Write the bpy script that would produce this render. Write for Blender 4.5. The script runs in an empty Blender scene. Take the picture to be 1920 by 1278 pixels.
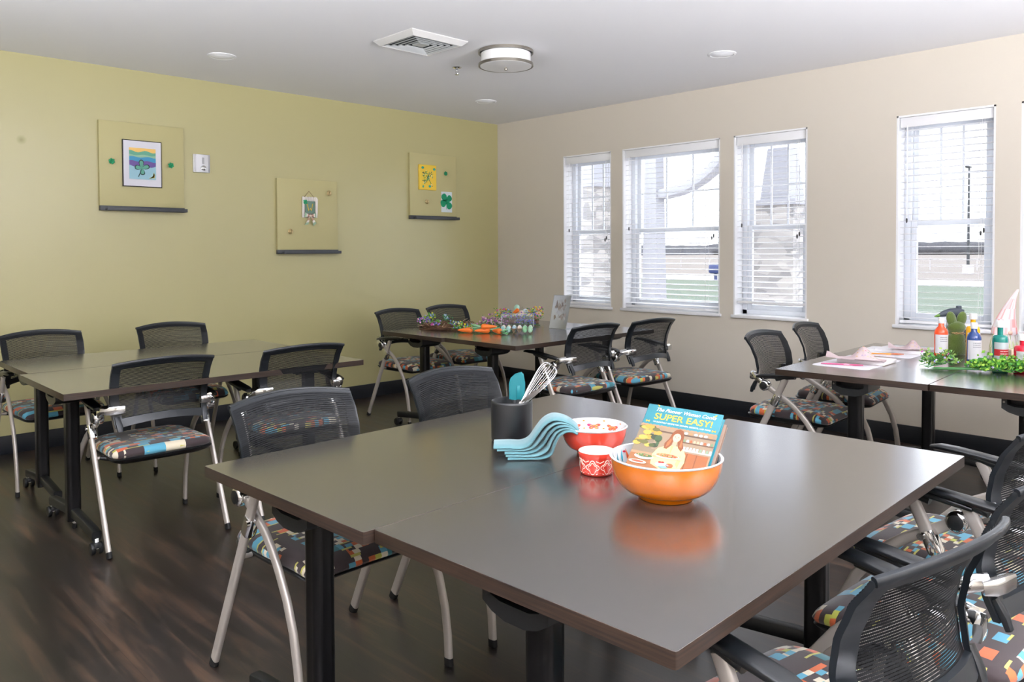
import bpy, bmesh, math, random
from mathutils import Vector, Matrix
PI=math.pi; rnd=random.Random(7)
scn=bpy.context.scene; C=scn.collection

# ------------------------------------------------------------------ helpers
def lin(c):
    if isinstance(c,str):
        c=c.lstrip('#'); c=[int(c[i:i+2],16)/255 for i in (0,2,4)]
    return tuple((v/12.92 if v<=.04045 else ((v+.055)/1.055)**2.4) for v in c)
def V(*a): return Vector(a)

class B:
    """collects shapes of ONE mesh; self.mi = material slot, self.col = vertex paint"""
    def __init__(s): s.bm=bmesh.new(); s.cl=s.bm.loops.layers.float_color.new('Col'); s.col=(1,1,1,1); s.mi=0; s.T=Matrix.Identity(4); s.sm=True; s.k=1
    def c(s,h): s.col=(*[q*s.k for q in lin(h)],1); return s
    def v(s,p): return s.bm.verts.new(s.T@Vector(p))
    def f(s,vs):
        try: f=s.bm.faces.new(vs)
        except ValueError: return None
        f.material_index=s.mi; f.smooth=s.sm
        for l in f.loops: l[s.cl]=s.col
        return f
    def poly(s,pts): return s.f([s.v(p) for p in pts])
    def box(s,c,d,bev=0,rot=None,seg=2):
        cx,cy,cz=c; x,y,z=[k/2 for k in d]
        M=Matrix.Translation((cx,cy,cz))
        if rot is not None: M=M@rot
        old=s.T; s.T=old@M; vs=[s.v((a*x,b*y,e*z)) for a in(-1,1) for b in(-1,1) for e in(-1,1)]; s.T=old
        fs=[s.f([vs[i] for i in q]) for q in ((0,1,3,2),(4,6,7,5),(0,4,5,1),(2,3,7,6),(0,2,6,4),(1,5,7,3))]
        if bev>0:
            es=list({e for f in fs for e in f.edges})
            r=bmesh.ops.bevel(s.bm,geom=es,offset=min(bev,min(x,y,z)*.95),segments=seg,affect='EDGES',profile=.5)
            for f in r['faces']:
                f.material_index=s.mi; f.smooth=s.sm
                for l in f.loops: l[s.cl]=s.col
    def sweep(s,pts,a,b=None,ref=(1,0,0),n=12,sc=None,cap=True,close=False,pw=1):
        """sweep ellipse: a = half size along ref, b = half size across"""
        b=a if b is None else b; ref=Vector(ref); pts=[Vector(p) for p in pts]; m=len(pts); rings=[]
        for i,p in enumerate(pts):
            q0=pts[(i-1)%m] if (i or close) else p; q1=pts[(i+1)%m] if (i<m-1 or close) else p
            t=(q1-q0).normalized(); u=ref-t*ref.dot(t)
            if u.length<1e-4: u=t.orthogonal()
            u.normalize(); w=t.cross(u); k=sc[i] if sc else 1
            r=[]
            for j in range(n):
                g=2*PI*j/n; cu,su=math.cos(g),math.sin(g)
                if pw!=1: cu=math.copysign(abs(cu)**pw,cu); su=math.copysign(abs(su)**pw,su)
                r.append(s.v(p+u*cu*a*k+w*su*b*k))
            rings.append(r)
        for i in range(m if close else m-1):
            A,D=rings[i],rings[(i+1)%m]
            for j in range(n): s.f([A[j],A[(j+1)%n],D[(j+1)%n],D[j]])
        if cap and not close: s.f(rings[0][::-1]); s.f(rings[-1])
    def rod(s,p,q,r,n=10): s.sweep([p,q],r,r,ref=(.13,.31,.94),n=n)
    def lathe(s,prof,n=32,o=(0,0,0),axis='z',capb=True,capt=False,sq=1,sx=1):
        o=Vector(o); rings=[]; sqx=sx
        for r,z in prof:
            ring=[]
            for j in range(n):
                g=2*PI*j/n; cx,sx=math.cos(g),math.sin(g)
                p=(r*cx*sqx,r*sx*sq,z)
                if axis=='x': p=(z,r*cx,r*sx)
                if axis=='y': p=(r*cx,z,-r*sx)
                ring.append(s.v(o+Vector(p)))
            rings.append(ring)
        for A,D in zip(rings,rings[1:]):
            for j in range(n): s.f([A[j],A[(j+1)%n],D[(j+1)%n],D[j]])
        if capb: s.f(rings[0][::-1])
        if capt: s.f(rings[-1])
    def prism(s,pts,z0,z1):
        A=[s.v((*p,z0)) for p in pts]; D=[s.v((*p,z1)) for p in pts]; n=len(pts)
        s.f(A[::-1]); s.f(D)
        for i in range(n): s.f([A[i],A[(i+1)%n],D[(i+1)%n],D[i]])
    def ball(s,c,r,sub=2,M=None):
        r=(r,r,r) if isinstance(r,(int,float)) else r
        m=bmesh.new(); bmesh.ops.create_icosphere(m,subdivisions=sub,radius=1); c=Vector(c); d={}
        for v in m.verts:
            p=Vector((v.co.x*r[0],v.co.y*r[1],v.co.z*r[2]))
            if M is not None: p=M@p
            d[v]=s.v(c+p)
        for f in m.faces: s.f([d[v] for v in f.verts])
        m.free()
    def grid(s,fn,nu,nv,closeu=False):
        g=[[s.v(fn(i/nu,j/nv)) for j in range(nv+1)] for i in range(nu+(0 if closeu else 1))]
        for i in range(nu):
            for j in range(nv): s.f([g[i][j],g[(i+1)%len(g)][j],g[(i+1)%len(g)][j+1],g[i][j+1]])
        return g
    def loft(s,rings,capb=True,capt=True):
        R=[[s.v(p) for p in r] for r in rings]; n=len(R[0])
        for A,D in zip(R,R[1:]):
            for j in range(n): s.f([A[j],A[(j+1)%n],D[(j+1)%n],D[j]])
        if capb: s.f(R[0][::-1])
        if capt: s.f(R[-1])
def rrect(w,h,r,n=5,cx=0,cy=0):
    P=[]
    for k,(sx,sy) in enumerate(((1,1),(-1,1),(-1,-1),(1,-1))):
        for i in range(n+1):
            a=(k+i/n)*PI/2; P.append((cx+sx*(w/2-r)+r*math.cos(a),cy+sy*(h/2-r)+r*math.sin(a)))
    return P
def obj(name,b,mats,parent=None,auto=40,loc=None):
    bmesh.ops.recalc_face_normals(b.bm,faces=b.bm.faces[:]) if getattr(b,'fixn',True) else None
    ang=math.radians(auto)
    for e in b.bm.edges:
        if len(e.link_faces)==2: e.smooth = e.calc_face_angle(0)<ang
    me=bpy.data.meshes.new(name); b.bm.to_mesh(me); b.bm.free()
    for m in (mats if isinstance(mats,(list,tuple)) else [mats]): me.materials.append(m)
    o=bpy.data.objects.new(name,me); C.objects.link(o)
    if parent: o.parent=parent
    if loc: o.location=loc
    return o
def tag(o,label=None,cat=None,group=None,kind=None):
    if label: o['label']=label
    if cat: o['category']=cat
    if group: o['group']=group
    if kind: o['kind']=kind
    return o
def thing(name,label,cat,loc=(0,0,0),rz=0,group=None):
    o=bpy.data.objects.new(name,None); C.objects.link(o); o.location=loc; o.rotation_euler=(0,0,rz); o.empty_display_size=.05
    return tag(o,label,cat,group)
def dup(o,parent=None):
    c=o.copy(); C.objects.link(c)
    if parent: c.parent=parent
    for ch in [x for x in C.objects if x.parent==o]: dup(ch,c)
    return c

# ------------------------------------------------------------------ materials
def nmat(name):
    m=bpy.data.materials.new(name); m.use_nodes=True; nt=m.node_tree; p=nt.nodes['Principled BSDF']; return m,nt,p
def mat(name,col,rough=.5,metal=0,spec=.5,coat=0,bump=None,var=0,trans=0,sheen=0):
    m,nt,p=nmat(name); c=(*lin(col),1)
    p.inputs['Base Color'].default_value=c; p.inputs['Roughness'].default_value=rough; p.inputs['Metallic'].default_value=metal
    p.inputs['Specular IOR Level'].default_value=spec; p.inputs['Coat Weight'].default_value=coat; p.inputs['Coat Roughness'].default_value=.1
    p.inputs['Transmission Weight'].default_value=trans; p.inputs['Sheen Weight'].default_value=sheen
    tc=nt.nodes.new('ShaderNodeTexCoord')
    if bump:
        n=nt.nodes.new('ShaderNodeTexNoise'); n.inputs['Scale'].default_value=bump[0]; n.inputs['Detail'].default_value=3
        bp=nt.nodes.new('ShaderNodeBump'); bp.inputs['Strength'].default_value=bump[1]; bp.inputs['Distance'].default_value=bump[2]
        nt.links.new(tc.outputs['Object'],n.inputs['Vector']); nt.links.new(n.outputs['Fac'],bp.inputs['Height']); nt.links.new(bp.outputs['Normal'],p.inputs['Normal'])
    if var:
        n=nt.nodes.new('ShaderNodeTexNoise'); n.inputs['Scale'].default_value=6; nt.links.new(tc.outputs['Object'],n.inputs['Vector'])
        mx=nt.nodes.new('ShaderNodeMix'); mx.data_type='RGBA'; mx.inputs['A'].default_value=tuple(k*(1-var) for k in c[:3])+(1,); mx.inputs['B'].default_value=tuple(min(1,k*(1+var)) for k in c[:3])+(1,)
        nt.links.new(n.outputs['Fac'],mx.inputs['Factor']); nt.links.new(mx.outputs['Result'],p.inputs['Base Color'])
    return m
def paint(name,rough=.6,spec=.4,metal=0,coat=0):
    m,nt,p=nmat(name); a=nt.nodes.new('ShaderNodeAttribute'); a.attribute_name='Col'
    nt.links.new(a.outputs['Color'],p.inputs['Base Color']); p.inputs['Roughness'].default_value=rough; p.inputs['Specular IOR Level'].default_value=spec; p.inputs['Metallic'].default_value=metal; p.inputs['Coat Weight'].default_value=coat
    return m
PM=paint('painted_matte',.75,.3); PG=paint('painted_gloss',.18,.5,coat=.3); PS=paint('painted_satin',.4,.4)
M_ceil=mat('ceiling_paint','#e8e7ea',.9,spec=.2,bump=(90,.06,.002))
M_ceil.node_tree.nodes['Principled BSDF'].inputs['Base Color'].default_value=(*lin('#ebeaec'),1)
M_beige=mat('beige_wall_paint','#d2cabd',.55,spec=.35,bump=(120,.05,.001))
M_white=mat('white_trim_paint','#eeeef0',.45); M_vinyl=mat('white_vinyl','#e6eaf0',.4)
M_blind=mat('white_blind_slat','#f0f0f2',.45,spec=.4)
M_base=mat('black_vinyl_base','#1d2026',.35,spec=.5)
M_black=mat('black_plastic','#0e1012',.42,spec=.5); M_blackg=mat('black_gloss_metal','#050507',.28,spec=.35)
M_frame=mat('charcoal_plastic','#12171c',.36,spec=.5,bump=(300,.05,.0005)); M_meshm=mat('black_mesh_thread','#0c0e11',.6,spec=.35)
M_arm=mat('black_arm_pad','#0d1013',.3,spec=.6)
M_silver=mat('silver_painted_steel','#b4ada6',.4,metal=.45); M_chrome=mat('chrome','#dcdcdc',.08,metal=1)
M_rubber=mat('black_rubber','#1a1a1a',.7,spec=.3); M_pan=mat('black_seat_pan','#101214',.35)
M_nickel=mat('brushed_nickel','#a8a297',.3,metal=1); M_gold=mat('gold_metal','#cdb98c',.3,metal=.9)
M_tray=mat('dark_grey_tray','#3b3f45',.4,spec=.5)

def green_wall():
    m,nt,p=nmat('green_wall_paint'); p.inputs['Roughness'].default_value=.34; p.inputs['Specular IOR Level'].default_value=1.0
    tc=nt.nodes.new('ShaderNodeTexCoord'); gd=nt.nodes.new('ShaderNodeVectorMath'); gd.operation='DISTANCE'
    gd.inputs[1].default_value=(1.383,6.30,2.172); nt.links.new(tc.outputs['Object'],gd.inputs[0])
    r=nt.nodes.new('ShaderNodeValToRGB'); r.color_ramp.elements[0].position=0; r.color_ramp.elements[0].color=(*lin('#8f8950'),1); r.color_ramp.elements[1].position=.035; r.color_ramp.elements[1].color=(*lin(GREEN),1)
    nt.links.new(gd.outputs['Value'],r.inputs['Fac']); nt.links.new(r.outputs['Color'],p.inputs['Base Color'])
    n=nt.nodes.new('ShaderNodeTexNoise'); n.inputs['Scale'].default_value=110; bp=nt.nodes.new('ShaderNodeBump'); bp.inputs['Strength'].default_value=.05; bp.inputs['Distance'].default_value=.001
    nt.links.new(tc.outputs['Object'],n.inputs['Vector']); nt.links.new(n.outputs['Fac'],bp.inputs['Height']); nt.links.new(bp.outputs['Normal'],p.inputs['Normal'])
    return m
GREEN='#b4ad7c'
M_green=green_wall(); M_board=mat('green_board_paint','#bcb484',.5,spec=.4)

def floor_mat():
    m,nt,p=nmat('dark_plank_floor'); N=nt.nodes; L=nt.links
    tc=N.new('ShaderNodeTexCoord'); mp=N.new('ShaderNodeMapping'); mp.inputs['Rotation'].default_value=(0,0,PI/2); L.new(tc.outputs['Object'],mp.inputs['Vector'])
    br=N.new('ShaderNodeTexBrick'); br.inputs['Scale'].default_value=1; br.inputs['Brick Width'].default_value=1.22; br.inputs['Row Height'].default_value=.18
    br.inputs['Mortar Size'].default_value=.0012; br.inputs['Mortar Smooth'].default_value=.3; br.offset=.37
    br.inputs['Color1'].default_value=(.6,.6,.6,1); br.inputs['Color2'].default_value=(1.2,1.2,1.2,1); br.inputs['Mortar'].default_value=(.35,.35,.35,1); L.new(mp.outputs['Vector'],br.inputs['Vector'])
    ms=N.new('ShaderNodeMapping'); ms.inputs['Scale'].default_value=(17,1.4,1); L.new(tc.outputs['Object'],ms.inputs['Vector'])
    n1=N.new('ShaderNodeTexNoise'); n1.inputs['Scale'].default_value=1; n1.inputs['Detail'].default_value=12; n1.inputs['Roughness'].default_value=.65; n1.inputs['Distortion'].default_value=.6; L.new(ms.outputs['Vector'],n1.inputs['Vector'])
    n2=N.new('ShaderNodeTexNoise'); n2.inputs['Scale'].default_value=1.6; n2.inputs['Detail'].default_value=4; L.new(tc.outputs['Object'],n2.inputs['Vector'])
    r=N.new('ShaderNodeValToRGB'); e=r.color_ramp.elements; e[0].position=.3; e[0].color=(*lin('#0f0c0a'),1); e[1].position=.70; e[1].color=(*lin('#5d4432'),1); x=e.new(.5); x.color=(*lin('#211a17'),1); L.new(n1.outputs['Fac'],r.inputs['Fac'])
    r2=N.new('ShaderNodeValToRGB'); r2.color_ramp.elements[0].position=.35; r2.color_ramp.elements[0].color=(*lin('#1c1a18'),1); r2.color_ramp.elements[1].position=.65; r2.color_ramp.elements[1].color=(*lin('#352b25'),1); L.new(n2.outputs['Fac'],r2.inputs['Fac'])
    mx=N.new('ShaderNodeMix'); mx.data_type='RGBA'; mx.inputs['Factor'].default_value=.35; L.new(r.outputs['Color'],mx.inputs['A']); L.new(r2.outputs['Color'],mx.inputs['B'])
    mu=N.new('ShaderNodeMix'); mu.data_type='RGBA'; mu.blend_type='MULTIPLY'; mu.inputs['Factor'].default_value=1; L.new(mx.outputs['Result'],mu.inputs['A']); L.new(br.outputs['Color'],mu.inputs['B']); L.new(mu.outputs['Result'],p.inputs['Base Color'])
    rr=N.new('ShaderNodeMapRange'); rr.inputs['To Min'].default_value=.26; rr.inputs['To Max'].default_value=.46; L.new(n1.outputs['Fac'],rr.inputs['Value']); L.new(rr.outputs['Result'],p.inputs['Roughness'])
    p.inputs['Specular IOR Level'].default_value=.8; p.inputs['Coat Weight'].default_value=.25; p.inputs['Coat Roughness'].default_value=.22
    bp=N.new('ShaderNodeBump'); bp.inputs['Strength'].default_value=.25; bp.inputs['Distance'].default_value=.002; L.new(n1.outputs['Fac'],bp.inputs['Height']); L.new(bp.outputs['Normal'],p.inputs['Normal'])
    return m
M_floor=floor_mat()
def wood_edge():
    m,nt,p=nmat('espresso_edge_band'); N=nt.nodes; L=nt.links; tc=N.new('ShaderNodeTexCoord'); mp=N.new('ShaderNodeMapping'); mp.inputs['Scale'].default_value=(3,3,160)
    L.new(tc.outputs['Object'],mp.inputs['Vector']); n=N.new('ShaderNodeTexNoise'); n.inputs['Scale'].default_value=1.5; n.inputs['Detail'].default_value=5; L.new(mp.outputs['Vector'],n.inputs['Vector'])
    r=N.new('ShaderNodeValToRGB'); e=r.color_ramp.elements; e[0].position=.35; e[0].color=(*lin('#1e1612'),1); e[1].position=.65; e[1].color=(*lin('#38291f'),1); L.new(n.outputs['Fac'],r.inputs['Fac']); L.new(r.outputs['Color'],p.inputs['Base Color'])
    p.inputs['Roughness'].default_value=.4; return m
M_edge=wood_edge()
def wood_top():
    m,nt,p=nmat('espresso_laminate_top'); N=nt.nodes; L=nt.links; tc=N.new('ShaderNodeTexCoord'); mp=N.new('ShaderNodeMapping'); mp.inputs['Scale'].default_value=(2,60,1)
    L.new(tc.outputs['Object'],mp.inputs['Vector']); n=N.new('ShaderNodeTexNoise'); n.inputs['Scale'].default_value=1.2; n.inputs['Detail'].default_value=5; L.new(mp.outputs['Vector'],n.inputs['Vector'])
    r=N.new('ShaderNodeValToRGB'); e=r.color_ramp.elements; e[0].position=.3; e[0].color=(*lin('#2b2827'),1); e[1].position=.7; e[1].color=(*lin('#34302e'),1); L.new(n.outputs['Fac'],r.inputs['Fac']); L.new(r.outputs['Color'],p.inputs['Base Color'])
    p.inputs['Roughness'].default_value=.22; p.inputs['Specular IOR Level'].default_value=1.0; p.inputs['IOR'].default_value=1.85; p.inputs['Coat Weight'].default_value=.9; p.inputs['Coat Roughness'].default_value=.2; return m
M_top=wood_top()
def fabric():
    m,nt,p=nmat('block_pattern_fabric'); N=nt.nodes; L=nt.links
    tc=N.new('ShaderNodeTexCoord'); sep=N.new('ShaderNodeSeparateXYZ'); L.new(tc.outputs['Object'],sep.inputs[0])
    def math_(op,a,b=None,c=None):
        k=N.new('ShaderNodeMath'); k.operation=op
        for i,x in enumerate((a,b,c)):
            if x is None: continue
            if isinstance(x,(int,float)): k.inputs[i].default_value=x
            else: L.new(x,k.inputs[i])
        return k.outputs[0]
    oi=N.new('ShaderNodeObjectInfo'); off=math_('MULTIPLY',oi.outputs['Random'],3.0)
    zz=math_('SUBTRACT',sep.outputs['Z'],.47)
    X=math_('ADD',math_('ADD',sep.outputs['X'],off),10); Y=math_('ADD',sep.outputs['Y'],10)
    def layer(sx,sy,seed):
        iy=math_('FLOOR',math_('DIVIDE',Y,sy))
        w0=N.new('ShaderNodeTexWhiteNoise'); w0.noise_dimensions='2D'; cb=N.new('ShaderNodeCombineXYZ'); L.new(iy,cb.inputs[0]); cb.inputs[1].default_value=seed+.5; L.new(cb.outputs[0],w0.inputs['Vector'])
        ix=math_('FLOOR',math_('DIVIDE',math_('ADD',X,math_('MULTIPLY',math_('ROUND',math_('MULTIPLY',w0.outputs['Value'],3)),sx/3)),sx))
        w=N.new('ShaderNodeTexWhiteNoise'); w.noise_dimensions='3D'; c2=N.new('ShaderNodeCombineXYZ'); L.new(ix,c2.inputs[0]); L.new(iy,c2.inputs[1]); c2.inputs[2].default_value=seed; L.new(c2.outputs[0],w.inputs['Vector'])
        return w.outputs['Value']
    def ramp(v,stops):
        r=N.new('ShaderNodeValToRGB'); r.color_ramp.interpolation='CONSTANT'; e=r.color_ramp.elements; e[0].position=0; e[0].color=(*lin(stops[0][1]),1); e[1].position=stops[1][0]; e[1].color=(*lin(stops[1][1]),1)
        for q,cc in stops[2:]: x=e.new(q); x.color=(*lin(cc),1)
        L.new(v,r.inputs['Fac']); return r
    br='#33282a'
    A=ramp(layer(.048,.031,1),[(0,br),(.50,'#4d93ab'),(.72,'#2f6f78'),(.78,'#c25a34'),(.87,br),(.95,'#c9bfa6')])
    Bm=ramp(layer(.024,.0155,5),[(0,br),(.50,'#cfc6b0'),(.68,'#4d93ab'),(.81,'#bb5a2d'),(.95,'#a9ab45')])
    sw=layer(.096,.062,9); msk=math_('GREATER_THAN',sw,.62)
    mx=N.new('ShaderNodeMix'); mx.data_type='RGBA'; L.new(msk,mx.inputs['Factor']); L.new(A.outputs['Color'],mx.inputs['A']); L.new(Bm.outputs['Color'],mx.inputs['B'])
    # thin lime / cream dashes along the row edges
    fy=math_('FRACT',math_('DIVIDE',Y,.031)); dash=math_('MULTIPLY',math_('LESS_THAN',fy,.2),math_('GREATER_THAN',layer(.036,.031,14),.74))
    m2=N.new('ShaderNodeMix'); m2.data_type='RGBA'; L.new(dash,m2.inputs['Factor']); L.new(mx.outputs['Result'],m2.inputs['A']); m2.inputs['B'].default_value=(*lin('#b3ae58'),1)
    L.new(m2.outputs['Result'],p.inputs['Base Color']); p.inputs['Roughness'].default_value=.75; p.inputs['Sheen Weight'].default_value=.25; p.inputs['Specular IOR Level'].default_value=.4
    n=N.new('ShaderNodeTexNoise'); n.inputs['Scale'].default_value=700; L.new(tc.outputs['Object'],n.inputs['Vector']); bp=N.new('ShaderNodeBump'); bp.inputs['Strength'].default_value=.3; bp.inputs['Distance'].default_value=.0006; L.new(n.outputs['Fac'],bp.inputs['Height']); L.new(bp.outputs['Normal'],p.inputs['Normal'])
    return m
M_fab=fabric()
def glass(name,tint='#f4f8fa',g=.06):
    m,nt,p=nmat(name); N=nt.nodes; L=nt.links; N.remove(p); t=N.new('ShaderNodeBsdfTransparent'); t.inputs[0].default_value=(*lin(tint),1); s=N.new('ShaderNodeBsdfGlossy'); s.inputs['Roughness'].default_value=.03
    x=N.new('ShaderNodeMixShader'); x.inputs[0].default_value=g; L.new(t.outputs[0],x.inputs[1]); L.new(s.outputs[0],x.inputs[2]); L.new(x.outputs[0],N['Material Output'].inputs[0]); return m
M_glass=glass('window_glass'); M_acryl=glass('clear_acrylic','#f2f5f8',.12); M_plast=glass('clear_plastic_lid','#eef2f4',.2)

# ------------------------------------------------------------------ room
XR=5.92; YL=6.30; H=2.77; X0=-2.6; Y0=-3.4
def struct(name,b,m,parent=None,auto=40):
    o=obj(name,b,m,parent,auto)
    if not parent: o['kind']='structure'
    return o
b=B(); b.box(((X0+XR+.3)/2,(Y0+YL)/2,-.05),(XR+.3-X0,YL-Y0+.4,.1)); struct('floor',b,M_floor)
b=B(); b.box(((X0+XR)/2+.1,(Y0+YL)/2,H+.05),(XR-X0+.4,YL-Y0+.4,.1)); struct('ceiling',b,M_ceil)
b=B(); b.box(((X0+XR)/2,YL+.05,H/2),(XR-X0,.1,H)); struct('wall_left',b,M_green)
WIN=[(4.72,5.335),(3.55,4.587),(2.785,3.421),(1.50,2.124),(.735,1.354),(-.30,.34),(-1.62,-.58)]  # y ranges, 2 further ones out of frame
ZB,ZT=.845,2.335; WT=.20
b=B()
b.box((XR+WT/2,(Y0+YL)/2,ZB/2-.01),(WT,YL-Y0,ZB-.02)); b.box((XR+WT/2,(Y0+YL)/2,(ZT+H)/2),(WT,YL-Y0,H-ZT))
ys=sorted([y for w in WIN for y in w]); ys=[Y0]+ys+[YL]
for i in range(0,len(ys),2): b.box((XR+WT/2,(ys[i]+ys[i+1])/2,(ZB+ZT)/2-.01),(WT,ys[i+1]-ys[i],ZT-ZB+.02))
struct('wall_right',b,M_beige)
# solid rear walls closing the room behind the camera
b=B(); b.box(((X0+XR)/2,Y0-.05,H/2),(XR-X0,.1,H)); struct('wall_back',b,M_beige)
b=B(); b.box((X0-.05,(Y0+YL)/2,H/2),(.1,YL-Y0,H)); struct('wall_near',b,M_beige)
b=B(); b.box(((X0+XR)/2,YL-.007,.064),(XR-X0,.014,.128),.004); struct('baseboard_left',b,M_base)
b=B(); b.box((XR-.007,(Y0+YL)/2-.007,.064),(.014,YL-Y0-.014,.128),.004); struct('baseboard_right',b,M_base)

def window(i,y0,y1,lift):
    w=y1-y0; cy=(y0+y1)/2; n=i+1
    b=B(); t=.012   # painted reveal + stool
    b.box((XR+.075,y0+t/2,(ZB+ZT)/2),(.15,t,ZT-ZB)); b.box((XR+.075,y1-t/2,(ZB+ZT)/2),(.15,t,ZT-ZB)); b.box((XR+.075,cy,ZT-t/2),(.15,w,t))
    root=struct('window_%d'%n,b,M_white)
    b=B(); b.box((XR+.058,cy,ZB-.0125),(.16,w+.03,.025),.004); obj('window_sill',b,M_white,root)
    X=XR+.165; b=B(); fw=.045
    za,zb=ZB,ZT-t; ya,yb=y0+t,y1-t
    b.box((X,ya+fw/2,(za+zb)/2),(.075,fw,zb-za),.004); b.box((X,yb-fw/2,(za+zb)/2),(.075,fw,zb-za),.004); b.box((X,cy,za+.02),(.075,w-2*t,.04),.004); b.box((X,cy,zb-.02),(.075,w-2*t,.04),.004)
    obj('window_frame',b,M_vinyl,root)
    zm=1.575; ia,ib=ya+fw,yb-fw; s=.04
    for nm,z0,z1,xx in (('upper_sash',zm-.02,zb-.04,X+.014),('lower_sash',za+.04,zm+.02,X-.016)):
        b=B(); b.box((xx,ia+s/2,(z0+z1)/2),(.028,s,z1-z0),.003); b.box((xx,ib-s/2,(z0+z1)/2),(.028,s,z1-z0),.003); b.box((xx,(ia+ib)/2,z0+s/2),(.028,ib-ia-2*s,s),.003); b.box((xx,(ia+ib)/2,z1-s/2),(.028,ib-ia-2*s,s),.003)
        sash=obj(nm,b,M_vinyl,root)
        b=B(); b.box((xx,(ia+ib)/2,(z0+z1)/2),(.004,ib-ia-2*s+.004,z1-z0-2*s+.004)); obj('pane',b,M_glass,sash)
        if nm=='upper_sash':
            b=B(); L=ib-ia-2*s
            for k in (1,2): b.box((xx,ia+s+L*k/3,(z0+z1)/2),(.01,.016,z1-z0-2*s))
            b.box((xx,(ia+ib)/2,(z0+z1)/2+.0),(.0104,L,.016)); obj('muntin',b,M_vinyl,sash)
    # venetian blind
    names=['leftmost window, beside the corner with the green wall','wide second window from the corner','third window from the corner, stopping short of the sill','fourth window, behind the bunny and paint bottles','window at the right edge of the photo']
    if i>4: return
    bl=thing('venetian_blind','white slatted blind in the '+names[i],'blind',(XR+.055,cy,ZT-.013),0,'window blinds')
    L=w-2*t-.012
    b=B(); b.box((0,0,-.022),(.05,L,.044),.003); b.box((-.032,0,-.035),(.008,L,.07),.002); obj('headrail',b,M_blind,bl)
    bot=ZB+.02+lift-(ZT-.013); k=int((-bot-.09)/.0455); b=B(); tilt=Matrix.Rotation(math.radians(-7 if i<3 else 3),4,'Y')
    for q in range(k):
        z=-.09-(-bot-.09-.03)*q/(k-1)
        b.sm=False; b.box((0,0,z),(.048,L,.0028),0,tilt)
    obj('slats',b,M_blind,bl)
    b=B(); b.box((0,0,bot),(.05,L,.02),.004); obj('bottom_rail',b,M_blind,bl)
    for yy in (-L*.36,L*.36):
        b=B()
        for xx in (-.026,.026): b.rod((xx,yy,-.05),(xx,yy,bot),.0011,5)
        obj('ladder_cord',b,M_white,bl)
    b=B(); b.rod((-.04,-L/2+.05,-.06),(-.042,-L/2+.05,-.80),.0012,6); b.rod((-.04,-L/2+.065,-.06),(-.042,-L/2+.068,-.82),.0012,6); b.c('#444444'); b.lathe([(.003,0),(.007,.012),(.006,.03),(.002,.034)],10,(-.042,-L/2+.05,-.83)); b.lathe([(.003,0),(.007,.012),(.006,.03),(.002,.034)],10,(-.042,-L/2+.068,-.85)); obj('lift_cord',b,PS,bl)
    b=B(); b.rod((-.04,L/2-.05,-.06),(-.042,L/2-.05,-.72),.003,6); b.c('#444444'); b.lathe([(.003,0),(.006,.012),(.006,.03),(.002,.034)],10,(-.042,L/2-.05,-.75)); obj('tilt_wand',b,PS,bl)
for i,(a,c) in enumerate(WIN): window(i,a,c,.085 if i==2 else 0)

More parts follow.
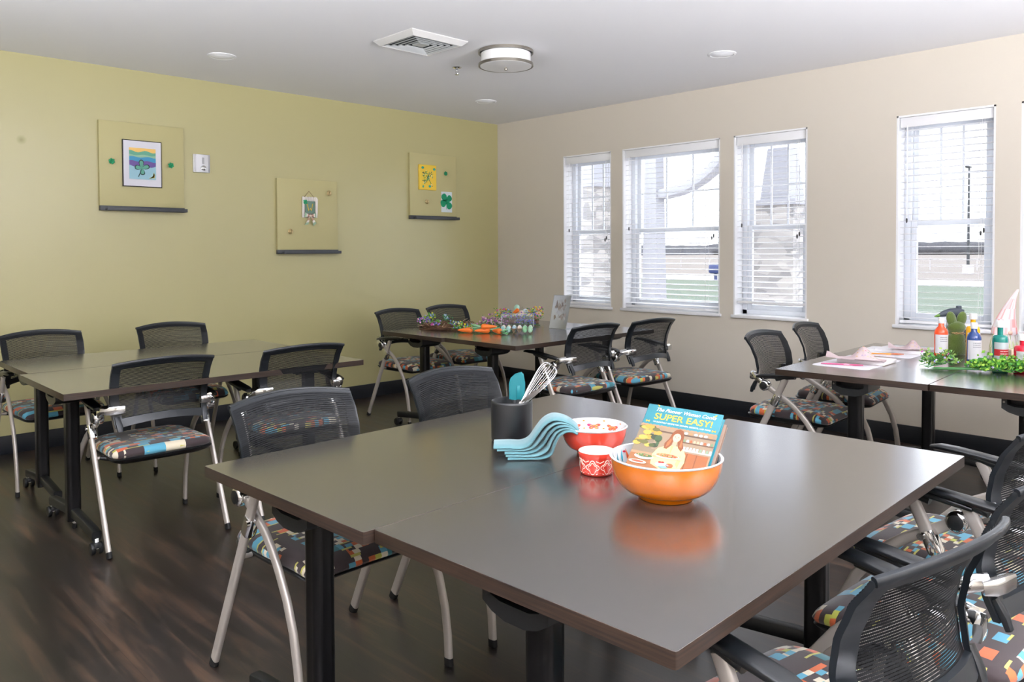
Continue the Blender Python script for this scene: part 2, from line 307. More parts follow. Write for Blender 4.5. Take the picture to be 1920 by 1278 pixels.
# ------------------------------------------------------------------ nesting table
def make_table(L,W,label,group,loc,rz,zt=.76):
    """origin: floor under near-left corner; x along length, y along depth"""
    r=thing('nesting_table',label,'table',loc,rz,group); th=.03
    b=B(); b.mi=1; P=rrect(L,W,.006,2,L/2,W/2); A=[b.v((x,y,zt-th)) for x,y in P]; D=[b.v((x,y,zt-.0007)) for x,y in P]; n=len(P)
    for k in range(n): b.f([A[k],A[(k+1)%n],D[(k+1)%n],D[k]])
    b.f(A[::-1]); Q=rrect(L-.0014,W-.0014,.0055,2,L/2,W/2); E_=[b.v((x,y,zt)) for x,y in Q]
    for k in range(n): b.f([D[k],D[(k+1)%n],E_[(k+1)%n],E_[k]])
    b.mi=0; b.f(E_); obj('tabletop',b,[M_top,M_edge],r,30)
    for side in (0,1):
        X=lambda d: d if side==0 else L-d
        cy=W/2
        # folding bracket: hollow pocket with a scooped mouth
        b=B(); xs=(X(.045),X(.22)); x0,x1=min(xs),max(xs); hw=.088; zt2=zt-th
        prof=[(-hw,0),(-hw,-.048),(-hw*.7,-.064),(-hw*.3,-.074),(hw*.3,-.074),(hw*.7,-.064),(hw,-.048),(hw,0),(hw-.02,0),(hw-.022,-.030),(hw*.45,-.038),(-hw*.45,-.038),(-hw+.022,-.030),(-hw+.02,0)]
        A=[b.v((x0,cy+p,zt2+q)) for p,q in prof]; D=[b.v((x1,cy+p,zt2+q)) for p,q in prof]; n=len(prof)
        def cap(Vs):
            for q in ((0,1,12,13),(1,2,11,12),(2,3,11),(3,4,10,11),(4,5,10),(5,6,9,10),(6,7,8,9)): b.f([Vs[k] for k in q])
        cap(A); cap(D)
        for k in range(n-1): b.f([A[k],A[k+1],D[k+1],D[k]])
        b.box((X(.14),cy,zt2-.02),(.09,hw*1.4,.04),.004)
        b.box((X(.245),cy,zt2-.014),(.05,.24,.028),.004)
        br=obj('folding_bracket',b,M_black,r,30)
        b=B(); b.lathe([(.0045,0),(.0045,.003),(.002,.004)],10,(x0-.003 if side==0 else x1,cy+hw-.01,zt2-.02),'x'); obj('screw',b,M_nickel,br)
        # fluted column
        b=B(); cx=X(.135); pts=[]; 
        for k in range(40):
            g=2*PI*k/40; rr=1-.07*max(0,math.cos(4*g))**6; u,v=math.cos(g),math.sin(g)
            pts.append((cx+.032*rr*math.copysign(abs(u)**.6,u),cy+.036*rr*math.copysign(abs(v)**.6,v)))
        b.prism(pts,.075,zt2-.07); obj('column',b,M_blackg,r,30)
        # foot beam with casters
        b=B(); yy=W/2-.035
        b.sweep([(cx,cy-yy,.088),(cx,cy-yy+.05,.095),(cx,cy-.06,.115),(cx,cy+.06,.115),(cx,cy+yy-.05,.095),(cx,cy+yy,.088)],.021,.024,n=16,pw=.45)
        fb=obj('foot_beam',b,M_black,r,30)
        for sy in (-1,1):
            b=B(); y_=cy+sy*yy; b.rod((cx,y_,.03),(cx,y_,.075),.008); b.c('#2a2b2d'); b.box((cx,y_+.004,.047),(.03,.05,.026),.008)
            b.c('#111214')
            for sx in (-1,1): b.lathe([(.012,-.009),(.026,-.009),(.029,-.005),(.029,.005),(.026,.009),(.012,.009)],24,(cx+sx*.016,y_+.012,.029),'x',capt=True)
            obj('caster',b,PS,fb)
    # rear stretcher bar
    b=B(); b.box((L/2,W/2,zt-th-.022),(L-.5,.03,.04),.004); obj('stretcher_bar',b,M_black,r)
    return r
R_=math.radians
make_table(1.585,.79,'dark table forming far half of the nearest pair, black crock standing on it','nearest table pair',(.965,1.4672,0),R_(1.75))
make_table(1.595,.783,'dark table forming near half of the nearest pair, orange bowl on it','nearest table pair',(1.016,.684,0),R_(1.75))
make_table(1.557,.80,'empty dark table of the green wall pair, side away from the wall','table pair by the green wall',(.985,3.85,0),R_(-.3))
make_table(1.557,.68,'empty dark table of the green wall pair, side nearer the wall','table pair by the green wall',(1.03,4.655,0),R_(-.3))
make_table(1.54,.74,'far table in the room corner, half nearer the green wall, twig wreaths on it','corner table pair',(3.575,4.405,0),0)
make_table(1.54,.735,'far table in the room corner, half nearer the camera, egg carton on it','corner table pair',(3.60,3.667,0),0)
make_table(1.54,.735,'right hand table with white canvases lying at its end','right table pair',(3.885,1.247,0),R_(3))
make_table(1.54,.735,'right hand table cut off by the photo edge, red paint bottle on it','right table pair',(3.925,.509,0),R_(3))

# ------------------------------------------------------------------ mesh-back chair
def back_pt(u,v,off=0):
    """u -1..1 across, v 0..1 up; returns (x,f,z)"""
    w=.212+.022*v**.8+.004*math.sin(PI*v)
    f=-.165-.012*math.sin(0) 
    # side profile: lumbar bulge forward near z=.66, leaning back at the top
    prof=[(0,-.180),(.18,-.160),(.4,-.148),(.6,-.158),(.8,-.182),(1,-.222)]
    for (a,fa),(c,fc) in zip(prof,prof[1:]):
        if a<=v<=c+1e-9:
            t=(v-a)/(c-a); t=t*t*(3-2*t)*.35+t*.65; f=fa+(fc-fa)*t; break
    f-=.050*(1-u*u)
    z=.565+.30*v+.022*(1-u*u)*v+.030*(1-u*u)*(1-v)**3
    return Vector((u*w,f+off,z))
def make_chair(label,cat='chair',group=None,loc=(0,0,0),rz=0):
    r=thing('mesh_back_chair',label,cat,loc,rz,group)
    # seat cushion
    def outline(g,hx,fb,ff,bow):
        c,s=math.cos(g),math.sin(g); e=.17; x=math.copysign(abs(c)**e,c)*hx; t=math.copysign(abs(s)**e,s)
        y=(ff*t if t>0 else -fb*t*-1); y=ff*t if t>0 else fb*t
        if t<0: y-=bow*(1-(x/hx)**2)*abs(t)
        if t>0: x*=1-.05*t
        return x,y
    def ring(hx,fb,ff,z,n=72,dip=0,bow=.02):
        o=[]
        for k in range(n):
            x,y=outline(2*PI*k/n,hx,fb,ff,bow); zz=z-(dip*max(0,(y-.12)/.13)**2 if y>.12 else 0); zz-= .004*(x/hx)**2
            o.append((x,y,zz))
        return o
    b=B(); rs=[ring(.215,.195,.225,.425,dip=.012),ring(.232,.21,.245,.434,dip=.016),ring(.236,.214,.25,.447,dip=.02),ring(.231,.21,.244,.460,dip=.022),ring(.215,.197,.23,.470,dip=.022),ring(.18,.165,.19,.4755,dip=.015),ring(.10,.09,.11,.4765,dip=0,bow=.015)]
    b.loft(rs); obj('seat',b,M_fab,r,50)
    b=B(); rs=[ring(.10,.1,.10,.392,bow=.01),ring(.19,.18,.20,.396,dip=.004),ring(.225,.215,.235,.412,dip=.01),ring(.236,.226,.246,.428,dip=.016),ring(.233,.222,.243,.431,dip=.016),ring(.2,.2,.2,.428,dip=.0)]
    b.loft(rs)
    for s in (-1,1): b.sweep([(s*.19,-.12,.412),(s*.225,-.10,.415),(s*.252,-.085,.418)],.016,.013,ref=(0,1,0),sc=[1.2,1,.7])
    obj('seat_pan',b,M_pan,r,50)
    b=B(); b.rod((-.276,-.082,.418),(-.235,-.082,.418),.008); b.rod((.276,-.082,.418),(.235,-.082,.418),.008); obj('cross_tube',b,M_silver,r)
    rear=[(-.278,0.012),(-.20,.175),(-.12,.34),(-.04,.505),(.035,.66)]
    front=[(-.085,.605),(-.045,.580),(0,.552),(.05,.525),(.10,.487),(.15,.435),(.20,.368),(.24,.285),(.266,.19),(.279,.10),(.284,.012)]
    for s in (-1,1):
        b=B(); b.sweep([(s*.275,f,z) for f,z in rear],.0105,.0185,n=16,pw=.7); l=obj('leg',b,M_silver,r,50)
        b=B(); b.sweep([(s*.275,-.2835,0),(s*.275,-.271,.026)],.0115,.0195,n=16,pw=.7); obj('rubber_foot',b,M_rubber,l)
        b=B(); xs=[.252,.252,.253,.256,.261,.266,.27,.273,.275,.275,.275]
        b.sweep([(s*x,f,z) for (f,z),x in zip(front,xs)],.0095,.0165,n=16,pw=.7); l=obj('leg',b,M_silver,r,50)
        b=B(); b.sweep([(s*.275,.2845,0),(s*.275,.283,.026)],.011,.0175,n=16,pw=.7); obj('rubber_foot',b,M_rubber,l)
        # clamp collar where the tubes cross
        b=B(); d=Vector((0,.155,.33)).normalized(); p=Vector((s*.268,-.022,.538)); b.sweep([p-d*.038,p-d*.03,p+d*.02,p+d*.028],.020,.0225,n=16,sc=[.93,1,1,.93],pw=.6)
        b.lathe([(.010,-.005),(.010,.005)],14,(s*.289,.0,.548),'x',capt=True)
        obj('clamp_collar',b,M_chrome,r,50)
        # pivot + bracket to the back
        b=B(); x0=s*.262; prof=[(.010,-.023),(.026,-.022),(.031,-.016),(.031,.016),(.026,.022),(.010,.023)]
        b.lathe([(q,z+0) for q,z in prof],28,(x0,-.092,.61),'x',capt=True)
        b.sweep([(s*.262,-.105,.622),(s*.262,-.13,.642),(s*.256,-.155,.655),(s*.235,-.178,.66)],.019,.013,ref=(0,.5,.8),n=12,pw=.6)
        b.sweep([(s*.252,-.172,.648),(s*.235,-.190,.652),(s*.205,-.200,.654),(s*.175,-.207,.655)],.020,.010,ref=(0,0,1),n=12,pw=.5,sc=[.8,1,1,.9])
        pv=obj('back_pivot',b,M_chrome,r,50)
        b=B(); b.lathe([(.001,0),(.019,0),(.021,.001),(.0215,.003)],24,(x0+s*.0265,-.092,.61),'x',capb=False) if s<0 else b.lathe([(.0215,-.003),(.021,-.001),(.019,0),(.001,0)],24,(x0+.0265,-.092,.61),'x',capb=False)
        obj('pivot_cap',b,M_black,pv)
        # arm pad
        b=B(); P=[(-.135,.658),(-.10,.664),(-.03,.672),(.04,.680),(.11,.686),(.165,.688),(.195,.684)]
        b.sweep([(s*.272,f,z) for f,z in P],.026,.0105,n=18,sc=[.72,.95,1,1,1,.92,.55],pw=.62)
        b.sweep([(s*.273,-.02,.655),(s*.274,.03,.668),(s*.274,.09,.676)],.016,.014,n=12)
        obj('armrest',b,M_arm,r,50)
    # back frame: perimeter ring
    nu,nv=28,18; bu,bv0,bv1=.155,.13,.085
    us=[-1,-1+bu*.5]+[-1+bu+(2-2*bu)*k/nu for k in range(nu+1)]+[1-bu*.5,1]; vs=[0,bv0*.5]+[bv0+(1-bv0-bv1)*k/nv for k in range(nv+1)]+[1-bv1*.5,1]
    b=B(); th=.013
    def thick(u,v): return th
    F=[[b.v(back_pt(u,v)) for v in vs] for u in us]; K=[[b.v(back_pt(u,v,-thick(u,v))) for v in vs] for u in us]
    NU,NV=len(us)-1,len(vs)-1
    solid=lambda i,j: 0<=i<NU and 0<=j<NV and (i<2 or i>=NU-2 or j<2 or j>=NV-2)
    for i in range(NU):
        for j in range(NV):
            if not solid(i,j): continue
            b.f([F[i][j],F[i+1][j],F[i+1][j+1],F[i][j+1]]); b.f([K[i][j],K[i][j+1],K[i+1][j+1],K[i+1][j]])
            if not solid(i-1,j): b.f([F[i][j],F[i][j+1],K[i][j+1],K[i][j]])
            if not solid(i+1,j): b.f([F[i+1][j],K[i+1][j],K[i+1][j+1],F[i+1][j+1]])
            if not solid(i,j-1): b.f([F[i][j],K[i][j],K[i+1][j],F[i+1][j]])
            if not solid(i,j+1): b.f([F[i][j+1],F[i+1][j+1],K[i+1][j+1],K[i][j+1]])
    for s in (-1,1): # ears at the lower corners
        b.sweep([back_pt(s*.93,.16,-.012),back_pt(s*.93,.03,-.016),back_pt(s*.93,0,-.018)+Vector((0,-.004,-.018))],.015,.009,ref=(1,0,0),sc=[.8,1,.8],n=10,pw=.6)
    top=[back_pt(-1+2*k/24,1,-.008)+Vector((0,0,.0)) for k in range(25)]
    b.sweep(top,.0085,.0075,ref=(0,0,1),n=10,pw=.7)
    obj('back_frame',b,M_frame,r,35)
    # woven mesh stretched over the frame
    b=B(); b.fixn=False; N=46; pu=20
    for k in range(N):
        v0=.035+.945*k/N; v1=v0+.945/N*.70
        for i in range(pu):
            u0=-.975+1.95*i/pu; u1=-.975+1.95*(i+1)/pu
            b.poly([back_pt(u0,v0,.004),back_pt(u1,v0,.004),back_pt(u1,v1,.0045),back_pt(u0,v1,.0045)])
    Nt=104
    for k in range(Nt):
        u=-.86+1.72*k/(Nt-1); du=.0026
        for j in range(12):
            v0=.10+.83*j/12; v1=.10+.83*(j+1)/12
            b.poly([back_pt(u-du,v0,.0035),back_pt(u+du,v0,.0035),back_pt(u+du,v1,.0035),back_pt(u-du,v1,.0035)])
    obj('back_mesh',b,M_meshm,r)
    return r
UP=0; DN=PI
chairs=[
 (1.425,4.07,UP+R_(-1),'mesh back chair on near side of the green wall tables, left one, legs fully visible','chairs at the green wall tables'),
 (2.15,4.03,UP+R_(-2),'mesh back chair at the green wall tables, near side, right hand one','chairs at the green wall tables'),
 (1.34,5.44,DN+R_(2),'mesh back chair between green wall and table, far left one','chairs at the green wall tables'),
 (2.12,5.40,DN+R_(-3),'mesh back chair between green wall and table, right of the far left one','chairs at the green wall tables'),
 (4.03+.0,5.33,DN+R_(1),'mesh back chair at the corner tables, left one of two by the green wall','chairs at the corner tables'),
 (4.63,5.40,DN+R_(0),'mesh back chair tucked under the corner table, right one by the green wall','chairs at the corner tables'),
 (4.15,3.66,UP+R_(-3),'mesh back chair on the near side of the corner table, behind the whisk','chairs at the corner tables'),
 (4.77,3.62,UP+R_(-5),'mesh back chair on the near side of the corner table, closest to the windows','chairs at the corner tables'),
 (1.372,2.287,DN+R_(1),'mesh back chair at the nearest table, left one facing the camera','chairs at the nearest tables'),
 (2.107,2.29,DN+R_(2),'mesh back chair at the nearest table, right behind the black crock','chairs at the nearest tables'),
 (1.505,.668,UP+R_(-8),'large mesh back chair in the bottom right corner, seen from behind','chairs at the nearest tables'),
 (2.16,.655,UP+R_(-3),'mesh back chair at bottom right, its patterned seat half hidden behind another chair','chairs at the nearest tables'),
 (2.715,.775,UP+R_(-4),'mesh back chair cut by the right edge of the photo, large chrome pivot showing','chairs at the nearest tables'),
 (4.43,2.12,DN+R_(2),'mesh back chair at the end of the right table, nearer the camera','chairs at the right tables'),
 (5.14,2.18,DN+R_(6),'mesh back chair at the end of the right table, nearer the windows','chairs at the right tables'),
]
proto=None
for x,y,rz,lab,grp in chairs:
    if proto is None: proto=make_chair(lab,group=grp); o=proto
    else: o=dup(proto)
    o.location=(x,y,0); o.rotation_euler=(0,0,rz); tag(o,lab,'chair',grp)

# ------------------------------------------------------------------ outside the windows
def ext(name,b,m,label,cat): return tag(obj(name,b,m),label,cat)
Eg=mat('lawn_grass','#5e675c',.9,spec=.1,var=.15); Ec=mat('pale_concrete','#b2aeb0',.9,spec=.1,var=.05); Ef=mat('dry_field','#77706c',.9,spec=.1,var=.1); Et=mat('bare_trees','#4f4f54',.9,spec=.1,var=.3,bump=(.6,1,.5))
Es=mat('porch_white','#9d9da4',.6,spec=.2)
b=B(); b.box((30,6,-.75),(47,110,.5)); struct('ground_patio',b,Ec)
def strip(nm,x0,x1,z,m,lab,cat,yy=(-160,190)):
    b=B(); b.box(((x0+x1)/2,(yy[0]+yy[1])/2,z-.03),(x1-x0,yy[1]-yy[0],.06)); return ext(nm,b,m,lab,cat)
o=strip('lawn',20,43,-.42,Eg,'green lawn strip outside the windows','lawn'); o['kind']='structure'
o=strip('road',44,50,-.42,Ec,'pale road beyond the lawn outside','road'); o['kind']='structure'
o=strip('field',50.5,330,-.43,Ef,'dry beige field beyond the road outside','field'); o['kind']='structure'
b=B(); rr=random.Random(3)
for k in range(90):
    y=-150+k*4.4+rr.uniform(-2,2); b.ball((320+rr.uniform(-8,8),y,1.5),(4,9+rr.random()*4,2.2+rr.random()*1.0),2)
tag(obj('tree_line',b,Et),'low grey line of bare trees on the horizon outside','trees',kind='stuff')
t=thing('parking_lamp_post','tall slim grey lamp post on a concrete footing outside the fourth window','lamp post',(64,17.9,-.42))
b=B(); b.lathe([(.11,0),(.07,7.2)],12,(0,0,.6)); obj('pole',b,mat('post_grey','#2e3238',.6),t)
b=B(); b.lathe([(.38,0),(.38,.65),(.3,.7)],16); obj('footing',b,Ec,t)
b=B(); b.box((-.5,0,7.8),(1.1,.35,.12),.03); obj('lamp_head',b,mat('post_grey','#2e3238',.6),t)
b=B(); rail=mat('fence_white','#a8a4a4',.7)
t=thing('field_fence','thin rail fence crossing the dry field outside','fence',(75,0,-.42))
for z in (.5,1.0): b.box((0,20,z),(.05,150,.06))
obj('rails',b,rail,t)
b=B()
for k in range(40): b.box((0,-50+k*3.7,.55),(.09,.09,1.1))
o=obj('posts',b,rail,t)
# porch: stone pillar with a tapered white column, seen through third window
def stone():
    m,nt,p=nmat('stacked_stone'); N=nt.nodes; L=nt.links; tc=N.new('ShaderNodeTexCoord'); mp=N.new('ShaderNodeMapping'); mp.inputs['Scale'].default_value=(1,1,2.6); L.new(tc.outputs['Object'],mp.inputs['Vector'])
    v=N.new('ShaderNodeTexVoronoi'); v.inputs['Scale'].default_value=4.5; L.new(mp.outputs['Vector'],v.inputs['Vector']); s=N.new('ShaderNodeSeparateColor'); L.new(v.outputs['Color'],s.inputs[0])
    r=N.new('ShaderNodeValToRGB'); r.color_ramp.elements[0].color=(*lin('#807e80'),1); r.color_ramp.elements[1].color=(*lin('#b3aeab'),1); L.new(s.outputs[0],r.inputs['Fac']); L.new(r.outputs['Color'],p.inputs['Base Color']); p.inputs['Roughness'].default_value=.9; return m
Est=stone()
def pillar(x,y,w,h,lab,zc=3.3):
    t=thing('porch_pillar',lab,'pillar',(x,y,-.5),0,'stone porch pillars')
    b=B(); b.box((0,0,h/2),(w,w,h)); obj('stone_base',b,Est,t)
    b=B(); b.box((0,0,h+.04),(w+.1,w+.1,.08),.01); obj('cap_stone',b,Es,t)
    b=B(); q=w*.36; r=w*.24
    b.loft([[(sx*k,sy*k,z) for sx,sy in ((-1,-1),(1,-1),(1,1),(-1,1))] for k,z in ((q,h+.08),(r,zc))]); obj('tapered_column',b,Es,t,20)
pillar(10.4,5.25,.62,2.5,'stone pillar with tapered white column outside the third window')
pillar(8.6,7.25,.85,2.75,'stone pillar outside the leftmost window')
pillar(8.9,6.35,.36,.5,'slim white porch post on low base outside the wide second window',3.4)
b=B(); b.box((9.3,6.9,3.15),(.5,6.5,.55)); 
b.sweep([(8.95,6.3-1.15*math.sin(k/10*PI/2),2.15+.9*(1-math.cos(k/10*PI/2))) for k in range(11)],.12,.07,ref=(1,0,0),n=10,pw=.5)
ext('porch_beam',b,Es,'white porch beam and bracket above the pillars outside','beam')
b=B(); b.box((0,0,.55),(.5,.6,.45),.1); b.box((0,0,.15),(.12,.12,.4)); o=ext('mailbox',b,mat('blue_paint','#26356b',.5),'blue mailbox outside, low in the wide second window','mailbox'); o.location=(35.3,21.4,-.1)

# ------------------------------------------------------------------ ceiling things
t=thing('ceiling_vent','square white ceiling air vent with nested louvres','vent',(3.215,4.155,H),R_(0))
b=B(); W_,D_=.46,.42
def sqr(k,z): return [(-W_/2*k,-D_/2*k,z),(W_/2*k,-D_/2*k,z),(W_/2*k,D_/2*k,z),(-W_/2*k,D_/2*k,z)]
b.loft([sqr(1,0),sqr(1,-.006),sqr(.86,-.034),sqr(.84,-.034),sqr(.84,-.004)],capt=False); obj('outer_frame',b,mat('vent_frame_enamel','#c9c7c4',.5),t,20)
M_vent=mat('vent_enamel','#b4b6b5',.45)
for k in (.76,.62,.48,.34):
    b=B(); b.loft([sqr(k-.022,-.0225),sqr(k-.014,-.0225),sqr(k+.008,-.031),sqr(k,-.0318),sqr(k-.022,-.0225)],capb=False,capt=False); obj('louvre',b,M_vent,t,20)
b=B(); b.loft([sqr(.18,-.018),sqr(.18,-.028)]); obj('centre_plate',b,M_vent,t,20)
b=B(); b.loft([sqr(.84,-.015),sqr(.84,-.018)]); obj('duct_shade_plate',b,mat('duct_shade_dark','#1c2529',.8),t,20)  # solid dark plate, shade between the louvres put into its colour
t=thing('drum_ceiling_light','round drum ceiling light with two brushed nickel bands and white shade','ceiling light',(3.80,3.955,H))
b=B(); b.lathe([(.185,0),(.185,-.02)],48); b.lathe([(.172,-.02),(.172,-.10)],48,capb=False); obj('drum_shade',b,mat('white_shade_fabric','#e9e8e6',.7),t)
for z in (-.012,-.10):
    b=B(); b.lathe([(.186,z-.008),(.191,z-.008),(.191,z+.010),(.186,z+.010),(.186,z-.008)],56,capb=False); obj('nickel_band',b,M_nickel,t)
b=B(); b.lathe([(.001,-.112),(.10,-.111),(.178,-.108),(.178,-.104)],48,capb=False); obj('glass_diffuser',b,mat('opal_glass','#e4e3e4',.35),t)
b=B(); b.lathe([(.001,-.134),(.010,-.133),(.011,-.122),(.006,-.118),(.006,-.111)],16,capb=False); obj('finial',b,M_nickel,t)
t=thing('fire_sprinkler','small chrome fire sprinkler head hanging under the ceiling','sprinkler',(3.86,4.55,H))
b=B(); b.lathe([(.034,0),(.034,-.004),(.026,-.010),(.010,-.012),(.010,-.022)],24); obj('escutcheon',b,M_chrome,t)
b=B(); b.sweep([(0,-.009,-.02),(0,-.013,-.035),(0,-.008,-.052),(0,0,-.056),(0,.008,-.052),(0,.013,-.035),(0,.009,-.02)],.0025,.0025,n=8); b.lathe([(.016,-.058),(.016,-.056)],16,capt=True); obj('deflector_frame',b,M_chrome,t)
for (x,y),lab in (((2.433,5.427),'round recessed ceiling light above the green wall poster'),((4.93,5.40),'round recessed ceiling light nearest the room corner'),((4.97,2.967),'round recessed ceiling light nearest the window wall')):
    t=thing('recessed_downlight',lab,'ceiling light',(x,y,H),0,'recessed ceiling lights')
    b=B(); b.lathe([(.085,0),(.098,0),(.098,-.004),(.083,-.009),(.078,-.006),(.078,0)],40,capb=False); obj('trim_ring',b,M_white,t)
    b=B(); b.lathe([(.001,-.018),(.04,-.016),(.065,-.010),(.079,-.004)],40,capb=False); obj('lens',b,mat('opal_lens','#efeff2',.4),t)

# ------------------------------------------------------------------ green wall things.  local frame: x right, y out of the wall (towards room), z up
def on_wall(name,label,cat,x,z,group=None): return thing(name,label,cat,(x,YL,z),PI,group)   # local +y = out, local x mirrored
def flat(b,pts,y,th=.0006):
    """polygon in wall plane (x to the viewer's right, z up) with a little thickness"""
    A=[b.v((-x,y,z)) for x,z in pts]; D=[b.v((-x,y+th,z)) for x,z in pts]; n=len(pts)
    b.f(A); b.f(D[::-1])
    for i in range(n): b.f([A[i],A[(i+1)%n],D[(i+1)%n],D[i]])
def disc(cx,cz,rx,rz,n=16,rot=0):
    o=[]
    for k in range(n):
        a=2*PI*k/n; u,v=rx*math.cos(a),rz*math.sin(a); o.append((cx+u*math.cos(rot)-v*math.sin(rot),cz+u*math.sin(rot)+v*math.cos(rot)))
    return o
def petal(cx,cz,L,w,ang,n=14):
    o=[]
    for k in range(n):
        a=2*PI*k/n; u=(.5-.5*math.cos(a))*L; v=math.sin(a)*w*(.45+.55*u/L)
        o.append((cx+u*math.cos(ang)-v*math.sin(ang),cz+u*math.sin(ang)+v*math.cos(ang)))
    return o
for x0,x1,z0,z1,lab in ((1.872,2.49,1.735,2.365,'green magnetic board with ledge, upper left, holding the framed clover painting'),(3.285,3.882,1.405,2.025,'lower middle green board with ledge, holding the letter ornament'),(4.706,5.30,1.745,2.365,'green board with ledge nearest the corner, holding yellow canvas and clover print')):
    cx=(x0+x1)/2; t=on_wall('display_board',lab,'wall board',cx,z0,'green display boards')
    w,h=x1-x0,z1-z0
    b=B(); b.box((0,.014,h/2),(w,.028,h),.002); obj('panel',b,M_board,t)
    b=B(); b.box((0,.018,-.018),(w,.036,.036),.001); b.box((-.02,.052,-.030),(w-.03,.05,.010),.001); b.box((-.02,.077,-.022),(w-.03,.006,.026),.001); obj('ledge',b,M_tray,t)
YB=.0285
# framed painting
t=thing('framed_painting','framed clover painting in white mat and thin black frame on green board','picture',(2.172,YL-.028,2.06),PI)
w,h=.285,.352
b=B(); b.box((0,.008,0),(w,.016,h),.001); obj('frame',b,M_black,t)
b=B(); b.c('#dcdbe4'); flat(b,[(-w/2+.006,-h/2+.006),(w/2-.006,-h/2+.006),(w/2-.006,h/2-.006),(-w/2+.006,h/2-.006)],.016,.001); obj('mat_board',b,PM,t)
def band(z0,z1,h0,amp,ph,col,y):
    b.c(col); n=12; up=[(-.097+.194*k/n,z1+amp*math.sin(ph+k*.9)) for k in range(n+1)]; dn=[(-.097+.194*k/n,z0) for k in range(n+1)]
    flat(b,dn+up[::-1],y,.0003)
b=B(); band(-.118,.118,0,0,0,'#e9bf6c',.0172); band(-.118,.092,0,.007,1.2,'#63a58a',.0176); band(-.118,.066,0,.004,2,'#8fb89a',.0180); band(-.118,.05,0,.004,.3,'#3f93bd',.0184); band(-.118,.018,0,.005,.6,'#6a5397',.0188); band(-.118,-.018,0,.008,2.2,'#93bccb',.0192)
b.c('#dcc35a'); 
for k in range(7): flat(b,petal(.045+k*.007,-.108,.035+.004*(k%3),.006,.9+.25*k-.6),.0197,.0002)
for a,L in ((1.62,.06),(.35,.055),(2.95,.045),(4.9,.045)):
    b.c('#22403f'); flat(b,petal(-.008,-.035,L+.007,.024,a),.0200,.0002); b.c('#5aa08a'); flat(b,petal(-.008,-.035,L-.001,.018,a),.0203,.0002)
b.c('#22403f'); flat(b,[(-.010,-.04),(-.006,-.042),(-.030,-.102),(-.036,-.10)],.0203,.0002)
obj('painting',b,PS,t)
for (x,z),lab in (((1.954,2.064),'green glitter clover magnet left of the framed painting'),((2.385,2.064),'green glitter clover magnet right of the framed painting'),((5.150,2.183),'green glitter clover magnet right of the yellow canvas')):
    b=B(); b.c('#17915f'); b.lathe([(.009,0),(.009,.012)],14,axis='y'); 
    for k in range(6):
        a=k*PI/3+.3; b.ball((.015*math.cos(a),.016,.015*math.sin(a)),(.009,.006,.009),1)
    b.ball((0,.018,0),(.009,.006,.009),1); o=obj('clover_magnet',b,paint('glitter_green',.3,.6,.3)); o.location=(x,YL-.028,z); o.rotation_euler=(0,0,PI); tag(o,lab,'magnet','clover magnets')
for (x,z),lab in (((3.784,1.915),'gold filigree knob at upper right of the middle board'),((3.398,1.565),'gold filigree knob at lower left of the middle board'),((4.902,1.885),'gold filigree knob under the yellow canvas')):
    b=B(); b.c('#d6c79c'); b.lathe([(.008,0),(.008,.014)],12,axis='y')
    for k in range(3): b.sweep([(.021*math.cos(a)*math.cos(k*PI/3),.02+.012*math.sin(a)*0+.004*k,.021*math.sin(a)) for a in [2*PI*j/18 for j in range(18)]],.0028,.0028,ref=(0,1,0),n=6,close=True)
    for j in range(8): b.ball((.015*math.cos(j*PI/4),.022,.015*math.sin(j*PI/4)),.0055,1)
    b.ball((0,.025,0),.006,1); o=obj('gold_knob',b,M_gold); o.location=(x,YL-.028,z); o.rotation_euler=(0,0,PI); tag(o,lab,'knob','gold knobs')
# strobe / alarm
t=on_wall('alarm_strobe','white square alarm strobe on green wall right of the upper left board','alarm',2.637,2.10)
b=B(); b.box((0,.012,0),(.135,.024,.145),.005); obj('back_box',b,M_white,t)
b=B(); b.grid(lambda u,v:((u-.5)*.128,.024+.014*math.sin(PI*u),(v-.5)*.138),12,2); b.box((0,.026,0),(.125,.006,.136)); b.fixn=False; obj('curved_cover',b,mat('strobe_white','#dddde2',.35),t)
b=B(); b.c('#a9a9ad'); b.box((-.004,.040,.02),(.014,.004,.05)); obj('grille',b,PS,t)
b=B(); b.lathe([(.024,0),(.020,.012),(.008,.018),(.001,.019)],20,(-.006,.034,-.038),'y',capb=False); obj('lens',b,M_chrome,t)
# letter ornament
t=thing('hanging_letter_ornament','whitewashed wooden ornament with yellow W, clover and striped bow','ornament',(3.588,YL-.030,1.79),PI)
b=B(); b.c('#e9e1da')
for k in range(9): flat(b,[(-.070+k*.0155,.085-.004*(k%2)),(-.058+k*.0155,.085-.004*(k%2)),(-.060+k*.0155,.045),(-.072+k*.0155,.045)],.006,.010)
for x in (-.072,.058): flat(b,[(x,.08),(x+.018,.08),(x+.016,-.10),(x-.002,-.10)],.006,.011); flat(b,[(x+.02,.07),(x+.027,.07),(x+.022,-.08),(x+.016,-.08)],.004,.008)
b.c('#8d7f78'); flat(b,[(-.062,.05),(.06,.05),(.06,-.10),(-.062,-.10)],.002,.004); obj('wood_strips',b,PM,t)
b=B(); b.c('#6f8a7b'); flat(b,[(-.046,.05),(.05,.05),(.05,-.065),(-.044,-.06)],.009,.006); obj('green_panel',b,PM,t)
b=B(); b.c('#e3c24f')
for P in ([(-.030,.020),(-.022,.022),(-.008,-.035),(-.014,-.042)],[(-.014,-.042),(-.008,-.035),(.007,-.012),(.004,-.022)],[(.004,-.022),(.007,-.012),(.018,-.034),(.014,-.042)],[(.014,-.042),(.018,-.034),(.033,.024),(.025,.024)]): flat(b,P,.0155,.0015)
obj('letter',b,PM,t)
b=B(); b.c('#17a06a')
